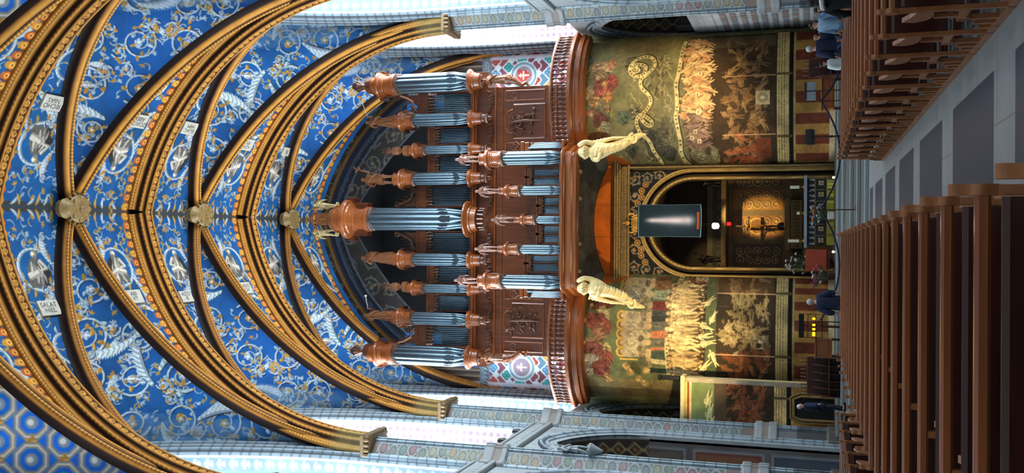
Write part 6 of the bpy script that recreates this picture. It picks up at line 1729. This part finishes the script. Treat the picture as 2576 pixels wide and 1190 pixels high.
bouquet('flower_bouquet', (px_(545, 46.3), 46.3, PZ), 'bouquet of white and orange flowers standing in front of the altar centre', 30, .45, 1.05, ['petal', 'orange_petal', 'petal', 'blue_petal'], pot=M['white'])
bouquet('pink_flowers', (px_(690, 45.8), 45.8, PZ), 'loose bunch of pink and magenta flowers by the left jamb of the chapel arch', 22, .55, 1.0, ['pink', 'pink', 'petal'], pot=M['stall'])
bouquet('white_branches', (px_(664, 46.6), 47.45, PZ), 'tall spray of white blossom branches and green stems left of the altar', 26, .55, 2.2, ['petal', 'petal'], pot=M['stall'])
t = empty('red_draped_stand', (px_(652, 46.9), 46.6, PZ)); tag(t, 'orange red draped stand between the altar and the pink flowers', 'stand')
MB().bbox(-.45, -.1, .2, .45, .1, .34, .02).bbox(-.4, -.08, 0, -.34, .08, .2, .01).bbox(.34, -.08, 0, .4, .08, .2, .01).build('base', M['stall'], t)
MB().prism([(-.5, -.13), (.5, -.13), (.5, -.1), (.3, -.12), (.1, -.1), (-.1, -.12), (-.3, -.1), (-.5, -.12)], 'z', .35, 1.3).build('cloth', M['red'], t)
MB().bbox(-.5, -.1, .34, .5, .1, 1.3, .02).build('frame', M['stall'], t)
for x, y, lb in ((px_(455, 46.4), 46.4, 'right'), (px_(632, 46.4), 46.4, 'left')):
    t = empty('floor_spotlight', (x, y, PZ)); tag(t, 'small lit white floor lamp at the %s foot of the altar' % lb, 'lamp')
    MB().bbox(-.07, -.05, 0, .07, .07, .1, .02).build('housing', M['black'], t); MB().ball(0, -.05, .07, .055, .03, .05, 10, 8).build('lens', M['lamp_white'], t, True)
# banner: a plain stand-in cloth
t = empty('hanging_banner', (-.09, 46.5, 6.72)); tag(t, 'tall dark teal hanging banner with a pale glow in front of the chapel arch', 'banner')
bc = Canvas(-.82, 0, .82, 3.1, .012, (26, 44, 54)); 
_U = bc.u0 + np.arange(bc.w)[None, :] * bc.res; _V = np.arange(bc.h)[:, None] * bc.res
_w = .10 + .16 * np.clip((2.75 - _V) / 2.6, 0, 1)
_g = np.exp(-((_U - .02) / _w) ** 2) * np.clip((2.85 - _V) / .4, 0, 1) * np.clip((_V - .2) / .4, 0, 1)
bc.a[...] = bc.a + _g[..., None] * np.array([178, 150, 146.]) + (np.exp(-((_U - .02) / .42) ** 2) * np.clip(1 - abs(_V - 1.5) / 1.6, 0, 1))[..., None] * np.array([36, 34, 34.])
bc.rect(-.42, .1, .42, .22, (184, 84, 40)); bc.noise(.1, .4)
for r_ in ((-.82, 0, -.79, 3.1), (.79, 0, .82, 3.1), (-.82, 0, .82, .03), (-.82, 3.07, .82, 3.1)): bc.rect(*r_, (150, 190, 205))
Ub = np.linspace(-.8, .8, 134)[None, :]; Vb = np.linspace(0, 3.1, 259)[:, None]
cur = .05 * np.sin(Ub * 3.0) * (1 - Vb / 3.1)
grid('cloth', np.stack([Ub * (1 - .02 * np.sin(Vb)) , cur + 0 * Vb, Vb + .05 * Ub ** 2 * (1 - Vb / 3.1)], -1), bc.sample(Ub + 0 * Vb, Vb + 0 * Ub), painted('banner_cloth', .7, 3, .05), t)
m = MB(); m.tube([(-.84, 0, 3.11), (.84, 0, 3.11)], .02, 8); m.build('rod', M['black'], t, True)
m = MB(); m.tube([(-.8, 0, 3.12), (-.8, 0, 5.9)], .006, 5); m.build('cord', M['black'], t); m = MB(); m.tube([(.8, 0, 3.12), (.8, 0, 5.9)], .006, 5); m.build('cord', M['black'], t)
# lamps in the chapel
for x, z, top_, mt, lb, nm in ((px_(571, 49.5), 6.15, 9.6, 'lamp_white', 'bright white lamp hanging below the banner in the chapel arch', 'pendant_lamp'), (px_(566, 52), 5.75, 9.6, 'lamp_red', 'small red sanctuary lamp hanging in front of the chapel wall', 'sanctuary_lamp')):
    Y_ = 49.5 if nm == 'pendant_lamp' else 52.0
    t = empty(nm, (x, Y_, z)); tag(t, lb, 'lamp')
    MB().lathe([(.03, 0), (.14, .05), (.16, .3), (.1, .36)] if nm == 'pendant_lamp' else [(.03, 0), (.09, .04), (.1, .2), (.06, .24)], seg=16).build('glass', M[mt], t, True)
    MB().tube([(0, 0, .3), (0, 0, top_ - z)], .01, 5).build('chain', M['black'], t)
point('pendant_bulb', (px_(571, 49.5), 49.3, 6.0), 25, (1, .9, .75), .12)
# crucifix, chapel altar and the dark statues on the cornice
t = empty('crucifix', (-.2, 54.6, 3.45)); tag(t, 'dark standing crucifix in front of the gold lit panel of the chapel', 'crucifix')
m = MB(); m.bbox(-.05, -.05, 0, .05, .05, 2.25, .01); m.bbox(-.55, -.05, 1.5, .55, .05, 1.6, .01); m.build('cross', M['stall'], t)
m = MB(); m.tube([(0, -.1, .45), (.03, -.14, .8), (0, -.12, 1.1), (0, -.12, 1.4)], [.03, .06, .08, .1], 8); m.ball(0, -.14, 1.62, .08, .08, .1); m.tube([(-.42, -.08, 1.55), (0, -.1, 1.42), (.42, -.08, 1.55)], .03, 6); m.build('figure', M['gold'], t, True)
MB().lathe([(.22, -.35), (.2, -.1), (.08, 0)], seg=16).build('foot', M['stall'], t, True)
t = empty('chapel_altar', (-.1, 54.9, 0)); tag(t, 'dark carved stone altar with a long relief shelf at the back of the chapel', 'altar')
MB().bbox(-1.9, -.4, .0, 1.9, .6, 2.1, .03).build('block', M['gold_dull'], t)
m = MB(); m.bbox(-1.35, -.55, 2.1, 1.35, -.2, 2.75, .03); 
for k in range(14): m.ball(-1.2 + k * .185, -.58, 2.45, .07, .07, .2, 8, 6)
m.bbox(-1.45, -.6, 2.75, 1.45, .1, 3.05, .03); m.build('relief', M['gold_dull'], t, True)
for x, lb, kd in ((px_(462, 53), 'dark bronze statue on the right of the chapel cornice', 'robed'), (px_(655, 53), 'dark bronze statue with a raised wing on the left of the chapel cornice', 'warrior')):
    statue(lb, (x, 54.3, 6.55), 0, 1.25, M['black'], kd, None, 'bronze_statue')
st(MB().bbox(CX - 2.6, 54.0, 6.2, CX + 2.6, 55.6, 6.48, .03).build('chapel_ledge', M['gold_dull'], chi))
# rope barrier
RY = 32.9; posts = [(-3.75, 'by the man in the blue jacket'), (-.05, 'on the step in the middle of the aisle'), (3.55, 'in front of the right painted tower'), (6.2, 'beside the standing visitors')]
for x, lb in posts:
    t = empty('barrier_post', (x, RY, .24)); tag(t, 'slim dark rope barrier post ' + lb, 'post', 'rope barrier posts')
    MB().lathe([(.15, 0), (.15, .02), (.03, .04)], seg=20).build('foot', M['brass'] if x < 3 else M['black'], t, True)
    MB().lathe([(.018, .03), (.018, 1.12), (.035, 1.14), (.035, 1.18), (.01, 1.2)], seg=12).build('pole', M['stall'], t, True)
for k in range(3):
    x0, x1 = posts[k][0], posts[k + 1][0]
    pts = [(x0 + (x1 - x0) * s, RY - .02, 1.36 - .62 * (1 - (2 * s - 1) ** 2)) for s in np.linspace(.012, .988, 26)]
    tag(MB().tube(pts, .03, 8).build('barrier_rope', M['rope'], None, True), 'dark blue barrier rope sagging between the posts, ' + ('left span', 'middle span just right of the aisle', 'rightmost span')[k], 'rope', 'barrier ropes')
# floor mats of pale stone along the towers and items before them
def lectern(x, y, z, label, mat, w=.55, h=1.15, name='lectern'):
    t = empty(name, (x, y, z)); tag(t, label, 'lectern')
    MB().lathe([(.2, 0), (.2, .03), (.05, .06), (.035, .3), (.06, .4), (.035, .5), (.05, .75), (.03, .8), (.03, h)], seg=16).build('post', M['stall'], t, True)
    MB().bbox(-w / 2, -.14, h - .04, w / 2, .14, h + .26, .02, Matrix.Translation((0, 0, h)) @ Matrix.Rotation(-.35, 4, 'X') @ Matrix.Translation((0, 0, -h))).build('desk', mat, t)
    return t
lectern(px_(357, 40.5), 40.5, .48, 'black topped lectern on a turned post before the right tower', M['black'], .62, 1.12)
t = empty('music_stand', (px_(247, 40.6), 40.6, .48)); tag(t, 'tall thin brown stand with a wide crossbar before the striped dado on the right', 'stand')
MB().lathe([(.2, 0), (.2, .03), (.022, .05), (.022, 1.45)], seg=12).build('pole', M['stall'], t, True); MB().bbox(-.36, -.03, 1.38, .36, .03, 1.46, .01).build('crossbar', M['stall'], t); MB().bbox(-.38, .0, 1.0, .38, .02, 1.38, .01).build('sheet', M['stone'], t)
def stalls(x0, x1, y, z, label, rows=2):
    t = empty('choir_stall', ((x0 + x1) / 2, y, z)); tag(t, label, 'choir stall'); w = (x1 - x0) / 2
    MB().bbox(-w, 0, 0, w, .1, 1.3, .02).build('backrest', M['stall'], t); MB().bbox(-w, -.5, .38, w, .0, .45, .02).build('seat', M['stall'], t)
    n = max(2, int(2 * w / .3))
    for k in range(n + 1):
        x = -w + 2 * w * k / n
        m = MB(); m.prism([(-.55, 0), (0, 0), (0, 1.1), (-.2, 1.0), (-.35, .75), (-.6, .7), (-.55, .5)], 'x', x - .02, x + .02); m.build('partition', M['stall'], t)
    m = MB()
    for k in range(n * 2): x = -w + 2 * w * (k + .5) / (n * 2); m.lathe([(.03, 1.3), (.045, 1.36), (.025, 1.42), (.04, 1.5), (.02, 1.56)], x, .05, 0, 8)
    m.build('cresting', M['carve'], t, True)['kind'] = 'stuff'
stalls(px_(975, 41), px_(885, 41), 41.2, .48, 'dark carved choir stall with turned cresting before the left tower'); stalls(px_(212, 41), px_(168, 41), 41.2, .48, 'short dark carved choir stall before the right tower')
def cabinet(x, y, z, w, h, d, label, mat, name='wooden_desk'):
    t = empty(name, (x, y, z)); tag(t, label, 'desk')
    MB().bbox(-w / 2, -d / 2, h * .35, w / 2, d / 2, h, .02).build('body', mat, t); MB().bbox(-w / 2 - .06, -d / 2 - .05, h, w / 2 + .06, d / 2 + .05, h + .05, .012).build('top', mat, t)
    for a in (-1, 1):
        for b in (-1, 1): MB().bbox(a * (w / 2 - .04) - .03, b * (d / 2 - .04) - .03, 0, a * (w / 2 - .04) + .03, b * (d / 2 - .04) + .03, h * .35, .006).build('leg', M['stall'], t)
    MB().bbox(-w / 2 + .08, -d / 2 - .015, h * .45, w / 2 - .08, -d / 2, h - .08, .008).build('front_panel', M['organ_light'], t)
cabinet(px_(856, 41), 40.2, .48, .75, .95, .45, 'light brown wooden desk beside the candle rack on the left', M['organ_light'])
cabinet(px_(250, 41), 41.6, .48, 1.3, .75, .5, 'light brown low wooden desk between the right choir stall and the stand', M['organ_light'])
# candle rack
X_ = px_(810, 40); t = empty('candle_rack', (X_, 39.9, .48)); tag(t, 'black iron votive candle rack with amber lights before the left tower', 'candle rack')
MB().lathe([(.25, 0), (.25, .03), (.05, .06), (.05, .7)], seg=14).build('foot', M['stall'], t, True)
m = MB()
for zz in (.95, 1.25): m.bbox(-.48, -.16, zz, .48, .16, zz + .03, .008)
for a in (-.47, 0, .47): m.tube([(a, .12, .7), (a, .12, 1.5)], .012, 6)
m.tube([(-.47, .12, .72), (.47, .12, .72)], .015, 6); m.build('shelf', M['black'], t)
MB().bbox(-.48, -.1, 1.42, .48, .14, 1.62, .02).build('hood', M['black'], t)
for k, (x, zz) in enumerate(((-.36, .98), (-.28, .98), (-.12, .98), (.05, .98), (.3, .98))):
    m = MB(); m.lathe([(.035, 0), (.045, .02), (.045, .11), (.02, .12)], x, -.05, zz, 10); m.build('candle_glass', M['lamp_amber'], t, True)
# loudspeaker and small projectors
t = empty('loudspeaker', (-7.62, 45.45, 7.5)); tag(t, 'slim black column loudspeaker on the coping of the low painted wall', 'loudspeaker')
MB().bbox(-.1, -.1, .0, .1, .1, .95, .03).build('cabinet', M['black'], t)
MB().ball(0, -.02, 1.04, .14, .12, .1).build('cap', M['black'], t, True)
for x, y, z, lb in ((-9.75, px_(0, 1) * 0 + 40.7, 13.97, 'nearer the organ'), (-9.75, 38.6, 13.97, 'farther from the organ')):
    t = empty('projector', (x, y, z)); tag(t, 'small black projector lamp on the left gallery ledge, ' + lb, 'lamp', 'projectors on the left ledge')
    MB().bbox(-.05, -.05, 0, .05, .05, .12, .01).build('bracket', M['black'], t); MB().lathe([(.14, 0), (.16, .1), (.13, .32), (.08, .36)], 0, 0, .1, 14).build('housing', M['black'], t, True)
statue('small grey stone figure standing on the near left pier', (-9.02, 34.9, 9.6), PI * .5, 1.2, M['stone'], 'warrior', None, 'stone_statue')
st(MB().lathe([(.04, -.5), (.2, -.2), (.28, -.06), (.28, 0)], -9.02, 34.9, 9.55, 14).build('pier_bracket', M['stone'], None, True))
# ================================================================== people
person('dark haired person in a black coat and pale scarf standing among the right pews', (3.12, 17.55, 0), PI * .8, M['cloth_black'], M['cloth_black'], M['hair_dark'], 1.70, .08)
sc_t = MB().tube([(3.12 + .16 * math.cos(a), 17.5 + .13 * math.sin(a), 1.44 - .03 * math.sin(a)) for a in np.linspace(0, 2 * PI, 14)], .045, 8)
tag(sc_t.build('scarf', M['cloth_white'], None, True), 'pale scarf around the neck of the person in black among the right pews', 'scarf')
person('grey haired man in a dark blue jacket with his back turned, right of the aisle', (4.42, 28.2, 0), PI * 1.1, M['cloth_navy'], M['cloth_jeans'], M['hair_grey'], 1.78, 0, None, bend=.15)
person('woman with black hair in a pale blue top at the centre of the standing group', (5.02, 28.0, 0), -.8, M['cloth_pale'], M['cloth_jeans'], M['hair_dark'], 1.72, .2)
person('balding person in dark clothes half hidden behind the grey haired man', (4.85, 29.0, 0), -.5, M['cloth_black'], M['cloth_black'], None, 1.66)
person('person in a bright blue top at the right of the group, nearer the pale wall', (5.75, 29.4, 0), .4, M['cloth_blue'], M['cloth_jeans'], M['hair_dark'], 1.58, .05)
person('person in a bright blue top standing directly behind the black haired woman', (5.38, 29.9, 0), -.2, M['cloth_blue'], M['cloth_black'], M['hair_dark'], 1.68, .05)
person('small person in a white ribbed knit jumper beside the grey haired man', (3.86, 27.9, 0), .9, M['cloth_white'], M['cloth_jeans'], M['hair_dark'], 1.42, .1)
person('grey haired man in a navy jacket standing alone left of the aisle', (-2.85, 28.3, 0), PI, M['cloth_navy'], M['cloth_black'], M['hair_grey'], 1.72, 0, None, bend=.2)
person('white haired person in dark navy clothes beside the low painted wall', (-7.35, 37.6, .36), PI * .6, M['cloth_navy'], M['cloth_black'], M['hair_grey'], 1.74, 0)
person('person in a blue coat standing among the pews by the left wall', (-6.5, 21.92, 0), PI * .7, M['cloth_navy'], M['cloth_black'], M['hair_dark'], 1.6)
